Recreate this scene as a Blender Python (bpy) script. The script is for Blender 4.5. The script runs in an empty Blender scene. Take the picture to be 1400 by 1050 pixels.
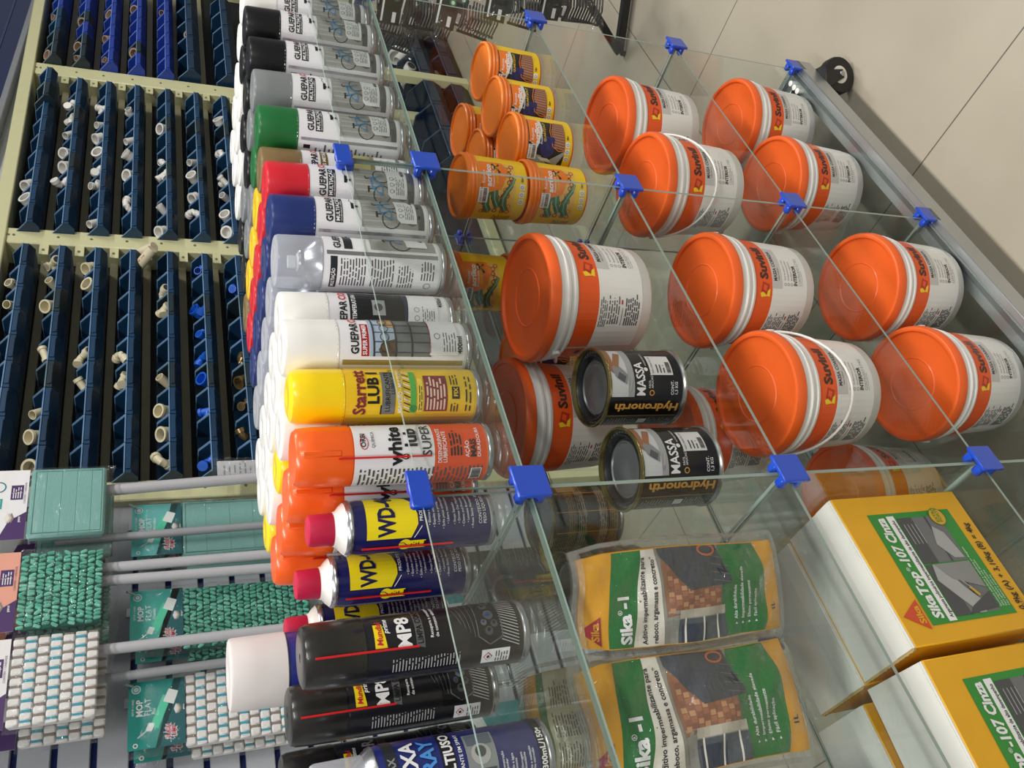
import bpy, math, random
from mathutils import Matrix, Vector
from mathutils.geometry import tessellate_polygon
from math import sin, cos, pi, radians, atan2, hypot, sqrt
random.seed(7)
S = bpy.context.scene
C = S.collection
# ------------------------------------------------------------ camera, light, exposure
cd = bpy.data.cameras.new('camera'); cam = bpy.data.objects.new('camera', cd); C.objects.link(cam)
cd.sensor_width = 36; cd.lens = 1143.1/1400*36; cd.clip_start = .02
# phone held on its side, tipped down: columns are the camera's right, up and back axes
X, Y, Z = (-.25690527, -.29276888, -.92102447), (-.75323566, .65774995, .00102222), (.60550452, .69401108, -.38950339)
cam.matrix_world = Matrix(((X[0], -Y[0], -Z[0], 0), (X[1], -Y[1], -Z[1], 0), (X[2], -Y[2], -Z[2], 1.39), (0, 0, 0, 1)))
S.camera = cam
S.view_settings.view_transform = 'Standard'; S.view_settings.look = 'None'
S.view_settings.gamma = 1; S.view_settings.use_curve_mapping = False
S.view_settings.exposure = 0.0
try:
    S.cycles.transparent_max_bounces = 40; S.cycles.max_bounces = 10
    S.cycles.caustics_reflective = False; S.cycles.caustics_refractive = False
except Exception: pass
W = bpy.data.worlds.new('shop_ambient'); S.world = W; W.use_nodes = True
W.node_tree.nodes['Background'].inputs[0].default_value = (.96, .98, 1, 1)
W.node_tree.nodes['Background'].inputs[1].default_value = .22
def area(x, y, z, sx, sy, p, col=(1, .97, .92)):
    l = bpy.data.lights.new('ceiling_tube', 'AREA'); l.shape = 'RECTANGLE'; l.size = sx; l.size_y = sy; l.energy = p; l.color = col
    o = bpy.data.objects.new('ceiling_tube', l); C.objects.link(o); o.location = (x, y, z)
for ax, ay in ((-.6, .2), (1.6, .2), (3.6, .2), (-.6, -1.9), (1.6, -1.9)):
    area(ax, ay, 2.95, 1.25, .22, 38)
# ------------------------------------------------------------ materials
def lin(c):
    c /= 255
    return c/12.92 if c <= .04045 else ((c+.055)/1.055)**2.4
MC = {}
def M(hexs, rough=.45, metal=0, bump=0, bscale=200, spec=.5, var=.06, trans=0, coat=0, sss=0):
    k = (hexs, rough, metal, bump, bscale, spec, var, trans, coat, sss)
    if k in MC: return MC[k]
    m = bpy.data.materials.new('surface_'+hexs); m.use_nodes = True; N = m.node_tree; b = N.nodes['Principled BSDF']
    c = [lin(int(hexs[i:i+2], 16)) for i in (0, 2, 4)]
    tc = N.nodes.new('ShaderNodeTexCoord'); ns = N.nodes.new('ShaderNodeTexNoise'); ns.inputs['Scale'].default_value = bscale if bump else 30
    N.links.new(tc.outputs['Object'], ns.inputs['Vector'])
    mx = N.nodes.new('ShaderNodeMix'); mx.data_type = 'RGBA'
    mx.inputs[6].default_value = (*[v*(1-var) for v in c], 1); mx.inputs[7].default_value = (*[min(1, v*(1+var)) for v in c], 1)
    N.links.new(ns.outputs['Fac'], mx.inputs[0]); N.links.new(mx.outputs[2], b.inputs['Base Color'])
    b.inputs['Roughness'].default_value = rough; b.inputs['Metallic'].default_value = metal
    b.inputs['Specular IOR Level'].default_value = spec
    if trans: b.inputs['Transmission Weight'].default_value = trans
    if coat: b.inputs['Coat Weight'].default_value = coat; b.inputs['Coat Roughness'].default_value = .1
    if bump:
        bp = N.nodes.new('ShaderNodeBump'); bp.inputs['Strength'].default_value = bump; bp.inputs['Distance'].default_value = .002
        N.links.new(ns.outputs['Fac'], bp.inputs['Height']); N.links.new(bp.outputs[0], b.inputs['Normal'])
    MC[k] = m
    return m
def thin(name, tint, refl=1.0, rough=0.0, bump=0, bscale=30, body=0, bodycol=(.8, .8, .8)):
    """thin clear sheet: fresnel mirror over tinted transparency, with an optional milky part"""
    if name in MC: return MC[name]
    m = bpy.data.materials.new(name); m.use_nodes = True; N = m.node_tree; N.nodes.clear(); L = N.links.new
    out = N.nodes.new('ShaderNodeOutputMaterial'); tr = N.nodes.new('ShaderNodeBsdfTransparent'); gl = N.nodes.new('ShaderNodeBsdfGlossy')
    tr.inputs[0].default_value = (*tint, 1); gl.inputs['Roughness'].default_value = rough; gl.inputs[0].default_value = (refl, refl, refl, 1)
    ge = N.nodes.new('ShaderNodeNewGeometry'); mr = N.nodes.new('ShaderNodeMapRange'); mr.inputs[3].default_value = 1.45; mr.inputs[4].default_value = 1/1.45
    L(ge.outputs['Backfacing'], mr.inputs[0]); fr = N.nodes.new('ShaderNodeFresnel'); L(mr.outputs[0], fr.inputs[0])
    mx = N.nodes.new('ShaderNodeMixShader'); L(fr.outputs[0], mx.inputs[0]); L(tr.outputs[0], mx.inputs[1]); L(gl.outputs[0], mx.inputs[2])
    last = mx
    if body:
        df = N.nodes.new('ShaderNodeBsdfDiffuse'); df.inputs[0].default_value = (*bodycol, 1)
        m2 = N.nodes.new('ShaderNodeMixShader'); m2.inputs[0].default_value = body; L(mx.outputs[0], m2.inputs[1]); L(df.outputs[0], m2.inputs[2]); last = m2
    if bump:
        tc = N.nodes.new('ShaderNodeTexCoord'); ns = N.nodes.new('ShaderNodeTexNoise'); ns.inputs['Scale'].default_value = bscale; ns.inputs['Detail'].default_value = 3
        ns.inputs['Distortion'].default_value = 1.2
        L(tc.outputs['Object'], ns.inputs['Vector']); bp = N.nodes.new('ShaderNodeBump'); bp.inputs['Strength'].default_value = bump; bp.inputs['Distance'].default_value = .01
        L(ns.outputs['Fac'], bp.inputs['Height']); L(bp.outputs[0], gl.inputs['Normal']); L(bp.outputs[0], fr.inputs['Normal'])
    L(last.outputs[0], out.inputs[0]); MC[name] = m
    return m
GLASS = thin('clear_glass', (.955, .975, .965))
EDGE = M('8a9c94', .15, spec=.8)
FILMEDGE = thin('clear_film_seam', (.9, .9, .88), 1, .15, .9, 60, .22, (.62, .62, .58))
FILM = thin('clear_film', (.985, .985, .985), 1, .06, .6, 45, .015)
CLEARCAP = thin('clear_cap', (.86, .88, .92), 1, .12, 0, 1, .35, (.75, .78, .84))
WHITE, BLACK = M('e9e9ea', .35), M('131316', .35)
# ------------------------------------------------------------ mesh builder
def mesh_clean(me, mats, ang=35):
    for m in mats: me.materials.append(m)
class MB:
    def __init__(s): s.v = []; s.f = []; s.mi = []; s.m = []; s.sm = []
    def slot(s, m):
        if m not in s.m: s.m.append(m)
        return s.m.index(m)
    def add(s, vs, fs, m, smooth=True):
        b = len(s.v); s.v += [tuple(v) for v in vs]; k = s.slot(m)
        for f in fs: s.f.append([b+i for i in f]); s.mi.append(k); s.sm.append(smooth)
        return s
    def lathe(s, prof, m, n=40, cx=0, cy=0, z0=0, M4=None, caps=True):
        """prof: list of (r, z) or (r, z, material of the band that starts here)"""
        ms = [p[2] if len(p) > 2 else None for p in prof]
        cur = m; vs = []
        for p in prof:
            for i in range(n):
                a = 2*pi*i/n; vs.append(Vector((cx+p[0]*cos(a), cy+p[0]*sin(a), z0+p[1])))
        if M4: vs = [M4 @ v for v in vs]
        b = len(s.v); s.v += [tuple(v) for v in vs]
        for j in range(len(prof)-1):
            if ms[j]: cur = ms[j]
            k = s.slot(cur)
            for i in range(n):
                q = [b+j*n+i, b+j*n+(i+1) % n, b+(j+1)*n+(i+1) % n, b+(j+1)*n+i]
                s.f.append(q); s.mi.append(k); s.sm.append(True)
        if prof[0][0] > 1e-6 and caps: s.f.append([b+i for i in range(n)][::-1]); s.mi.append(s.slot(ms[0] or m)); s.sm.append(True)
        if prof[-1][0] > 1e-6 and caps: s.f.append([b+(len(prof)-1)*n+i for i in range(n)]); s.mi.append(s.slot(cur)); s.sm.append(True)
        return s
    def box(s, x0, y0, z0, x1, y1, z1, m, bev=0, M4=None):
        if bev:
            c = [(x0+x1)/2, (y0+y1)/2, (z0+z1)/2]; h = [(x1-x0)/2, (y1-y0)/2, (z1-z0)/2]; b = min(bev, *[q*.49 for q in h])
            vs = []; fs = []; idx = {}
            for sx in (-1, 1):
                for sy in (-1, 1):
                    for sz in (-1, 1):
                        for ax in range(3):
                            p = [c[i]+(sx, sy, sz)[i]*(h[i]-(0 if i == ax else b)) for i in range(3)]
                            idx[(sx, sy, sz, ax)] = len(vs); vs.append(p)
            def q(*k): fs.append([idx[i] for i in k])
            for sg in (-1, 1):
                q(*[(sg, a, d, 0) for a, d in ((-1, -1), (1, -1), (1, 1), (-1, 1))][::sg])
                q(*[(a, sg, d, 1) for a, d in ((-1, -1), (-1, 1), (1, 1), (1, -1))][::sg])
                q(*[(a, d, sg, 2) for a, d in ((-1, -1), (1, -1), (1, 1), (-1, 1))][::sg])
            for a in (-1, 1):
                for d in (-1, 1):
                    t = a*d
                    q(*[(a, d, -1, 0), (a, d, -1, 1), (a, d, 1, 1), (a, d, 1, 0)][::t])
                    q(*[(a, -1, d, 0), (a, 1, d, 0), (a, 1, d, 2), (a, -1, d, 2)][::t])
                    q(*[(-1, a, d, 1), (-1, a, d, 2), (1, a, d, 2), (1, a, d, 1)][::t])
                    for e in (-1, 1): q(*[(a, d, e, 0), (a, d, e, 1), (a, d, e, 2)][::a*d*e])
            sm = True
        else:
            vs = [(x, y, z) for x in (x0, x1) for y in (y0, y1) for z in (z0, z1)]
            fs = [(0, 1, 3, 2), (4, 6, 7, 5), (0, 4, 5, 1), (2, 3, 7, 6), (0, 2, 6, 4), (1, 5, 7, 3)]; sm = False
        if M4: vs = [M4 @ Vector(v) for v in vs]
        return s.add(vs, fs, m, sm)
    def tube(s, pts, r, m, n=8, close=False):
        pts = [Vector(p) for p in pts]; vs = []; up = Vector((0.13, .21, .97)); N = len(pts)
        for i, p in enumerate(pts):
            a = pts[(i-1) % N] if (close or i > 0) else p; b = pts[(i+1) % N] if (close or i < N-1) else p
            d = (b-a).normalized(); u = d.cross(up)
            if u.length < .05: u = d.cross(Vector((1, 0, 0)))
            u.normalize(); w = d.cross(u); rr = r[i] if isinstance(r, (list, tuple)) else r
            for k in range(n): vs.append(p+u*rr*cos(2*pi*k/n)+w*rr*sin(2*pi*k/n))
        fs = []
        for i in range(N if close else N-1):
            for k in range(n): fs.append((i*n+k, i*n+(k+1) % n, ((i+1) % N)*n+(k+1) % n, ((i+1) % N)*n+k))
        if not close: fs += [tuple(range(n))[::-1], tuple(range((N-1)*n, N*n))]
        return s.add(vs, fs, m)
    def prism(s, poly, z0, z1, m, M4=None, smooth=False):
        """poly in the local xy plane, extruded along z"""
        n = len(poly); vs = [Vector((p[0], p[1], z)) for z in (z0, z1) for p in poly]
        if M4: vs = [M4 @ v for v in vs]
        fs = [tuple(range(n))[::-1], tuple(range(n, 2*n))]+[(i, (i+1) % n, n+(i+1) % n, n+i) for i in range(n)]
        return s.add(vs, fs, m, smooth)
    def mesh(s, name, ang=38):
        me = bpy.data.meshes.new(name); me.from_pydata(s.v, [], s.f)
        for m in s.m: me.materials.append(m)
        me.polygons.foreach_set('material_index', s.mi); me.polygons.foreach_set('use_smooth', s.sm)
        me.update()
        me.set_sharp_from_angle(angle=radians(ang))
        return me
    def build(s, name, parent=None, ang=38, label=None):
        o = bpy.data.objects.new(name, s.mesh(name, ang)); C.objects.link(o)
        if parent: o.parent = parent
        if label: o['label'] = label
        return o
def tag(o, label, cat, group=None):
    o['label'] = label; o['category'] = cat
    if group: o['group'] = group
    return o
def thing(name, loc=(0, 0, 0), rz=0):
    o = bpy.data.objects.new(name, None); C.objects.link(o); o.location = loc; o.rotation_euler = (0, 0, rz); o.empty_display_size = .02
    return o
def dup(r, loc, rz=0, label=None, group=None, tilt=None):
    c = r.copy(); C.objects.link(c); c.location = loc; c.rotation_euler = (0, 0, rz) if tilt is None else (tilt[0], tilt[1], rz)
    if label: c['label'] = label
    if group: c['group'] = group
    for ch in r.children:
        k = ch.copy(); C.objects.link(k); k.parent = c
        for g in ch.children:
            h = g.copy(); C.objects.link(h); h.parent = k
    return c
def struct(name, mb, parent=None):
    o = mb.build(name, parent)
    o['kind'] = 'structure'
    return o
# ------------------------------------------------------------ printed artwork laid on a surface
TX = {}
def text_tris(st, bold, font=None):
    k = (st, bold)
    if k in TX: return TX[k]
    cu = bpy.data.curves.new('t', 'FONT'); cu.body = st; cu.size = 1; cu.offset = bold; cu.resolution_u = 2
    o = bpy.data.objects.new('t', cu); C.objects.link(o); bpy.context.view_layer.update()
    me = o.evaluated_get(bpy.context.evaluated_depsgraph_get()).to_mesh()
    me.calc_loop_triangles()
    vs = [(v.co.x, v.co.y) for v in me.vertices]
    tr = [[vs[i] for i in t.vertices] for t in me.loop_triangles]
    o.to_mesh_clear(); bpy.data.objects.remove(o); bpy.data.curves.remove(cu)
    w = max([v[0] for v in vs] or [0]); TX[k] = (tr, w)
    return TX[k]
def clip(poly, ax, lo, hi):
    for sgn, lim in ((1, lo), (-1, hi)):
        out = []; n = len(poly)
        for i in range(n):
            a, b = poly[i], poly[(i+1) % n]; da, db = sgn*(a[ax]-lim), sgn*(b[ax]-lim)
            if da >= 0: out.append(a)
            if (da > 0 > db) or (da < 0 < db):
                t = da/(da-db); out.append((a[0]+(b[0]-a[0])*t, a[1]+(b[1]-a[1])*t))
        poly = out
        if len(poly) < 3: return []
    return poly
class Art:
    def __init__(s, mb, f, ds=.006, dt=None, win=None): s.mb = mb; s.f = f; s.ds = ds; s.dt = dt; s.win = win
    def poly(s, pts, m, lay=1):
        """convex polygon, counter-clockwise or not"""
        if len(pts) > 4:
            n = len(pts); cr = [(pts[i][0]-pts[i-1][0])*(pts[(i+1) % n][1]-pts[i][1])-(pts[i][1]-pts[i-1][1])*(pts[(i+1) % n][0]-pts[i][0]) for i in range(n)]
            if min(cr) < -1e-12 and max(cr) > 1e-12:
                for t in tessellate_polygon([[Vector((p[0], p[1], 0)) for p in pts]]): s.poly([pts[i] for i in t], m, lay)
                return
        ar = sum(pts[i-1][0]*pts[i][1]-pts[i][0]*pts[i-1][1] for i in range(len(pts)))
        if abs(ar) < 1e-12: return
        if ar < 0: pts = pts[::-1]
        if s.win:
            pts = clip(pts, 0, s.win[0], s.win[2]); pts = clip(pts, 1, s.win[1], s.win[3]) if pts else []
        if not pts: return
        ps = [pts]
        for ax, d in ((0, s.ds), (1, s.dt)):
            if not d: continue
            nx = []
            for p in ps:
                lo = math.floor(min(q[ax] for q in p)/d); hi = math.ceil(max(q[ax] for q in p)/d)
                if hi-lo <= 1: nx.append(p); continue
                for k in range(lo, hi):
                    c = clip(p, ax, k*d, (k+1)*d)
                    if len(c) > 2: nx.append(c)
            ps = nx
        for p in ps:
            s.mb.add([s.f(q[0], q[1], .0002+.00022*lay) for q in p], [tuple(range(len(p)))], m, False)
    def rect(s, a, b, c, d, m, lay=1): s.poly([(a, b), (c, b), (c, d), (a, d)], m, lay)
    def disc(s, x, y, r, m, lay=1, n=14, ry=None): s.poly([(x+r*cos(2*pi*i/n), y+(ry or r)*sin(2*pi*i/n)) for i in range(n)], m, lay)
    def stroke(s, pts, w, m, lay=1):
        for (a, b) in zip(pts, pts[1:]):
            dx, dy = b[0]-a[0], b[1]-a[1]; l = hypot(dx, dy) or 1; nx, ny = -dy/l*w/2, dx/l*w/2
            s.poly([(a[0]+nx, a[1]+ny), (a[0]-nx, a[1]-ny), (b[0]-nx, b[1]-ny), (b[0]+nx, b[1]+ny)], m, lay)
    def ring(s, x, y, r, w, m, lay=1, n=16, ry=None):
        s.stroke([(x+r*cos(2*pi*i/n), y+(ry or r)*sin(2*pi*i/n)) for i in range(n+1)], w, m, lay)
    def text(s, st, x, y, h, m, lay=2, bold=.012, rot=0, al='L', xs=1, sh=0, width=None):
        tr, w = text_tris(st, bold); k = h/.7
        if width: xs = width/(w*k)
        o = {'L': 0, 'C': -w/2, 'R': -w}[al]; c, n = cos(rot), sin(rot)
        for t in tr:
            q = []
            for (u, v) in t:
                u2 = (u+o+v*sh)*k*xs; v2 = v*k; q.append((x+u2*c-v2*n, y+u2*n+v2*c))
            s.poly(q, m, lay)
    def lines(s, a, b, c, d, n, m, lay=2, fill=.5, seed=1, vert=False, ragged=.25):
        """n rows of fine print between (a,b) and (c,d); vert stacks them sideways"""
        R = random.Random(seed)
        for i in range(n):
            if not vert:
                y = d-(i+.5)*(d-b)/n; hh = (d-b)/n*fill/2; x = a; end = c-R.random()*ragged*(c-a)
                while x < end:
                    w = (d-b)/n*R.uniform(1.2, 4); s.rect(x, y-hh, min(x+w, end), y+hh, m, lay); x += w+(d-b)/n*.6
            else:
                x = a+(i+.5)*(c-a)/n; hh = (c-a)/n*fill/2; y = b; end = d-R.random()*ragged*(d-b)
                while y < end:
                    w = (c-a)/n*R.uniform(1.2, 4); s.rect(x-hh, y, x+hh, min(y+w, end), m, lay); y += w+(c-a)/n*.6
    def barcode(s, a, b, c, d, m, lay=3, n=18, seed=3, vert=False):
        R = random.Random(seed); x = a if not vert else b; e = c if not vert else d; u = (e-x)/n/1.1
        while x < e-u*.5:
            w = u*R.choice((.35, .6, .9))
            s.rect(*((x, b, x+w, d) if not vert else (a, x, c, x+w)), m, lay); x += w+u*R.choice((.35, .6))
def cyl(rf, r0, a0=-pi/2):
    """surface of revolution: s runs to the viewer's right, t is height"""
    return lambda s_, t, o: ((rf(t)+o)*cos(a0+s_/r0), (rf(t)+o)*sin(a0+s_/r0), t)
def face(rz_extra, x, y): return atan2(-y, -x)+pi/2+rz_extra
def front(px, py, r):
    """centre of a round thing of radius r whose nearest foot point is (px, py)"""
    d = hypot(px, py); return px+px/d*r, py+py/d*r
L1, L2, L3, L4 = 1.0645, .7514, .4445, .144
XC = (1.43, .927, .409, -.11); YF, YB = .62, 1.13
BLUE = M('1a49c0', .3, coat=.3)
# ------------------------------------------------------------ setting: floor, walls
def floor_mat():
    m = bpy.data.materials.new('porcelain_tile'); m.use_nodes = True; N = m.node_tree; L = N.links.new; b = N.nodes['Principled BSDF']
    tc = N.nodes.new('ShaderNodeTexCoord'); sp = N.nodes.new('ShaderNodeSeparateXYZ'); L(tc.outputs['Object'], sp.inputs[0])
    outs = []
    for ax, off in ((0, 1.12), (1, 1.0)):
        a = N.nodes.new('ShaderNodeMath'); a.operation = 'SUBTRACT'; L(sp.outputs[ax], a.inputs[0]); a.inputs[1].default_value = off-8
        f = N.nodes.new('ShaderNodeMath'); f.operation = 'MODULO'; L(a.outputs[0], f.inputs[0]); f.inputs[1].default_value = .8
        g = N.nodes.new('ShaderNodeMath'); g.operation = 'LESS_THAN'; L(f.outputs[0], g.inputs[0]); g.inputs[1].default_value = .003
        outs.append(g)
    mx = N.nodes.new('ShaderNodeMath'); mx.operation = 'MAXIMUM'; L(outs[0].outputs[0], mx.inputs[0]); L(outs[1].outputs[0], mx.inputs[1])
    ns = N.nodes.new('ShaderNodeTexNoise'); ns.inputs['Scale'].default_value = 3; ns.inputs['Detail'].default_value = 6; L(tc.outputs['Object'], ns.inputs['Vector'])
    ra = N.nodes.new('ShaderNodeValToRGB'); ra.color_ramp.elements[0].position = .3; ra.color_ramp.elements[1].position = .7
    ra.color_ramp.elements[0].color = (lin(166), lin(158), lin(141), 1); ra.color_ramp.elements[1].color = (lin(179), lin(171), lin(154), 1)
    L(ns.outputs['Fac'], ra.inputs[0])
    c = N.nodes.new('ShaderNodeMix'); c.data_type = 'RGBA'; L(mx.outputs[0], c.inputs[0]); L(ra.outputs[0], c.inputs[6]); c.inputs[7].default_value = (.12, .11, .09, 1)
    L(c.outputs[2], b.inputs['Base Color']); b.inputs['Roughness'].default_value = .32; b.inputs['Specular IOR Level'].default_value = .45
    return m
fl = MB().box(-4, -4, -.06, 8, 2.3, 0, floor_mat()); struct('floor', fl)
wall = MB().box(-3, 2.24, 0, 8, 2.3, 3, M('cfd1d3', .6)); wo = struct('wall_back', wall)
# slatted panel to the left of the rack
sl = MB(); ins = MB(); boards = M('b9bdc4', .4, var=.03)
zt = 1.759+.0785*8; k = 0
while zt > .1:
    sl.box(-1.5, 2.105, zt-.0785+.007, 1.44, 2.125, zt-.007, boards, .002); ins.box(-1.5, 2.122, zt-.012, 1.44, 2.128, zt+.012, M('142a6e', .35)); zt -= .0785
sl.box(-1.5, 2.128, .05, 1.44, 2.135, 2.5, M('4a4d55', .6))
so = struct('wall_slatted', sl); io = ins.build('slot_insert', so, label='dark blue plastic slot strips'); io['kind'] = 'structure'
# ------------------------------------------------------------ rack of small parts bins
CREAM = M('d3d2a6', .4, var=.04)
rack = thing('bin_rack', (0, 2.1, 0)); tag(rack, 'tall cream-painted steel rack holding rows of blue plastic bins', 'rack')
POSTS = ((3.48, 3.56), (2.43, 2.505), (1.395, 1.46), (4.56, 4.64))
for a, b in POSTS:
    p = MB().box(a, -.025, .0, b, .07, 1.86, CREAM, .004)
    for z in (1.845, 1.83, 1.70, 1.60, 1.49, 1.38, 1.27, 1.16, .9, .6, .3):
        p.lathe([(0, .002), (.004, .002), (.005, 0)], M('8f8e78', .3, .6), 8, M4=Matrix.Translation(((a+b)/2, -.025, z)) @ Matrix.Rotation(pi/2, 4, 'X'))
    p.build('post', rack)
MB().box(1.395, -.035, 1.85, 4.64, .07, 1.895, CREAM, .004).build('top_beam', rack)
MB().box(1.395, .02, .02, 4.64, .07, .07, CREAM, .004).build('bottom_beam', rack)
ROWZ = [1.79, 1.685, 1.58, 1.475, 1.36, 1.25, 1.14]
RAIL = M('9b977c', .5, var=.05)
for z in ROWZ+[1.03, .92, .81, .70, .59, .48, .37]:
    for (a, b) in ((1.46, 2.43), (2.505, 3.48), (3.56, 4.56)):
        if a > 3 and z < 1.1: continue
        r = MB().box(a, .048, z-.062, b, .060, z-.036, RAIL, .002)
        r.box(b-.05, -.024, z-.066, b, -.020, z-.038, CREAM, .001); r.box(b-.034, -.0255, z-.054, b-.024, -.023, z-.046, M('8f8e78', .3, .6), .001)
        r.build('rail', rack)
MB().box(1.46, .066, .05, 4.6, .07, 1.86, M('15181e', .7)).build('back_panel', rack, label='dark back panel')
def bin_mesh(w, d, hf, hb, hd, col):
    """open-front bin, rim of the low front at z = 0 and y = 0, back at y = d"""
    b = MB(); m = M(col, .38, var=.1); rim = M({'173d5e': '6f93ba', '133350': '6a8db2', '2140a4': '6c86dc', '1f2f39': '6f8a96'}.get(col, '33455c'), .3, coat=.3); t = .0022  # rim colour lightened to paint in the reflection along the thin plastic edges
    side = [(0, 0), (-.000, -hf*.62), (.012, -hf-hd), (d, -hf-hd), (d, hb), (d*.45, hb), (.006, .004)]
    side = [(0, 0), (0, -hf), (.022, -hf-hd), (d, -hf-hd), (d, hb), (d*.4, hb), (.004, .0025)]
    R = Matrix(((0, 0, 1, 0), (1, 0, 0, 0), (0, 1, 0, 0), (0, 0, 0, 1)))
    for x0 in (0, w-t): b.prism(side, x0, x0+t, m, R)
    b.box(t, 0, -hf, w-t, t, 0, m)                      # front
    b.box(w*.12, -.0035, -hf+.001, w*.88, 0, -hf*.15, m, .001)   # label holder
    b.add([(t, 0, -hf), (w-t, 0, -hf), (w-t, .022, -hf-hd), (t, .022, -hf-hd)], [(0, 3, 2, 1), (0, 1, 2, 3)], m, False)
    b.box(t, .022, -hf-hd, w-t, d, -hf-hd+t, m); b.box(t, d-t, -hf-hd, w-t, d, hb, m)
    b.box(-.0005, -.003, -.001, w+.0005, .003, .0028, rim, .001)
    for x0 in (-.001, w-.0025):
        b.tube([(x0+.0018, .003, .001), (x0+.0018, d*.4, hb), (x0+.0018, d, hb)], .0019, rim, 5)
    return b.mesh('storage_bin')
NAVY, NAVY2, ROYAL, DARK = '173d5e', '133350', '2140a4', '1f2f39'
ORD = ['first', 'second', 'third', 'fourth', 'fifth', 'sixth', 'seventh', 'eighth', 'ninth', 'tenth', 'eleventh', 'twelfth']
PW = .1025
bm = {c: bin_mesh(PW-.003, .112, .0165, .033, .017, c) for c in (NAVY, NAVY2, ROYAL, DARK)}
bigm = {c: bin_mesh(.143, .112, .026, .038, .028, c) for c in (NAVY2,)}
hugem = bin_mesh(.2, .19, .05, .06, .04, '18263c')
FY = 2.03
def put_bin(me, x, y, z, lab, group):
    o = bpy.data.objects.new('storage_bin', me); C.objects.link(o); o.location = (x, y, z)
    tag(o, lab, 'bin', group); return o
BIN = []
for bay, x0 in (('middle', 2.487), ('left', 1.455)):
    for r, z in enumerate(ROWZ+[1.03, .92]):
        for i in range(9):
            x = x0+i*PW; c = NAVY if (r*5+i*3) % 4 else NAVY2; zz, yy = z, FY
            if bay == 'middle' and r == 0 and i in (8, 7): yy -= .03; c = DARK if i == 7 else NAVY; x = x0+i*PW-.0
            if i in (3, 6) and r in (1, 4, 5, 6): c = DARK
            put_bin(bm[c], x, yy, zz, f'{"near-black" if c == DARK else "dark blue"} open-front bin, {ORD[i]} from left, {ORD[r]} row down, {bay} rack bay', f'bins of the {bay} bay')
for r in range(5):
    for i in range(8):
        c = ROYAL
        if (i < 2 and r == 0) or (i == 0 and r == 1): c = DARK
        if r == 0 and i in (2, 3): c = NAVY
        if (r == 1 and i == 1) or (r == 3 and i == 1) or (r == 1 and i == 3): c = DARK
        put_bin(bm[c], 3.563+i*.101, FY, ROWZ[r], f'{ {ROYAL:"bright royal blue", NAVY:"dark blue", DARK:"near-black"}[c] } open-front bin, {ORD[i]} from left, {ORD[r]} row down, right rack bay', 'small bins of the right bay')
for r, z in enumerate((1.27, 1.112)):
    for i in range(5):
        put_bin(bigm[NAVY2], 3.64-.06+i*.146, FY, z, f'wide dark blue bin, {ORD[i]} from left, {("upper", "lower")[r]} wide row, right rack bay', 'wide bins of the right bay')
for r, z in enumerate((.235, .097)):
    for i in range(-3, 4):
        put_bin(hugem, 3.655+i*.205 if i >= 0 else 3.385+(i+1)*.205, 1.92, z, f'large slate bin near the floor, {ORD[i] if i >= 0 else ORD[-i-1]} {"right" if i >= 0 else "left"} of the low post, {("upper", "lower")[r]} row', 'large bottom bins')
MB().box(3.592, -.185, .0, 3.648, -.145, .8, CREAM, .003).build('low_post', rack)
# ---- pipe fittings lying in the bins
def fit_cap(m, r=.024):
    return MB().lathe([(0, -.018), (r*.7, -.018), (r, -.012), (r, .018), (r*1.12, .018), (r*1.12, .028), (r*.86, .028), (r*.86, -.008), (0, -.008)], m, 18).mesh('fitting')
def fit_ring(m, r=.028):
    return MB().lathe([(r*.78, -.012), (r, -.012), (r, .012), (r*1.08, .012), (r*1.08, .018), (r*.78, .018), (r*.78, -.012)], m, 20).mesh('fitting')
def fit_elbow(m, r=.015):
    b = MB(); b.tube([(0, 0, -.03), (0, 0, -.005), (.004, 0, .009), (.015, 0, .018), (.035, 0, .019)], r, m, 12)
    b.tube([(0, 0, -.034), (0, 0, -.014)], r*1.25, m, 12); b.tube([(.024, 0, .019), (.04, 0, .019)], r*1.25, m, 12)
    b.lathe([(r*.9, -.0345), (r*.9, -.036), (0, -.036)], M('3a3630', .6), 12); return b.mesh('fitting')
def fit_tee(m, r=.014):
    b = MB(); b.tube([(0, 0, -.032), (0, 0, .032)], r, m, 12); b.tube([(0, 0, 0), (.028, 0, 0)], r, m, 12)
    for z in (-.032, .02): b.tube([(0, 0, z), (0, 0, z+.012)], r*1.25, m, 12)
    b.tube([(.018, 0, 0), (.03, 0, 0)], r*1.25, m, 12); return b.mesh('fitting')
def fit_pipe(m, r=.018, l=.05):
    return MB().lathe([(r*.84, -l+.004), (r*.84, -l), (r, -l), (r, l), (r*.84, l), (r*.84, -l+.004)], m, 16).mesh('fitting')
PVC = {'w': M('e4e2dc', .35), 'c': M('dcd3b4', .4), 'r': M('a98f7c', .45), 'b': M('1c5fd0', .35), 'm': M('8f7a55', .25, .7)}
KN = {'w': 'white', 'c': 'cream', 'r': 'tan', 'b': 'bright blue', 'm': 'brass'}
FK = {}
for kk, m in PVC.items():
    FK[kk] = [('pipe_elbow', fit_elbow(m)), ('pipe_plug', fit_cap(m)), ('pipe_tee', fit_tee(m)), ('pipe_ring', fit_ring(m, .027)), ('pipe_sleeve', fit_pipe(m, .017, .026))]
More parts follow.
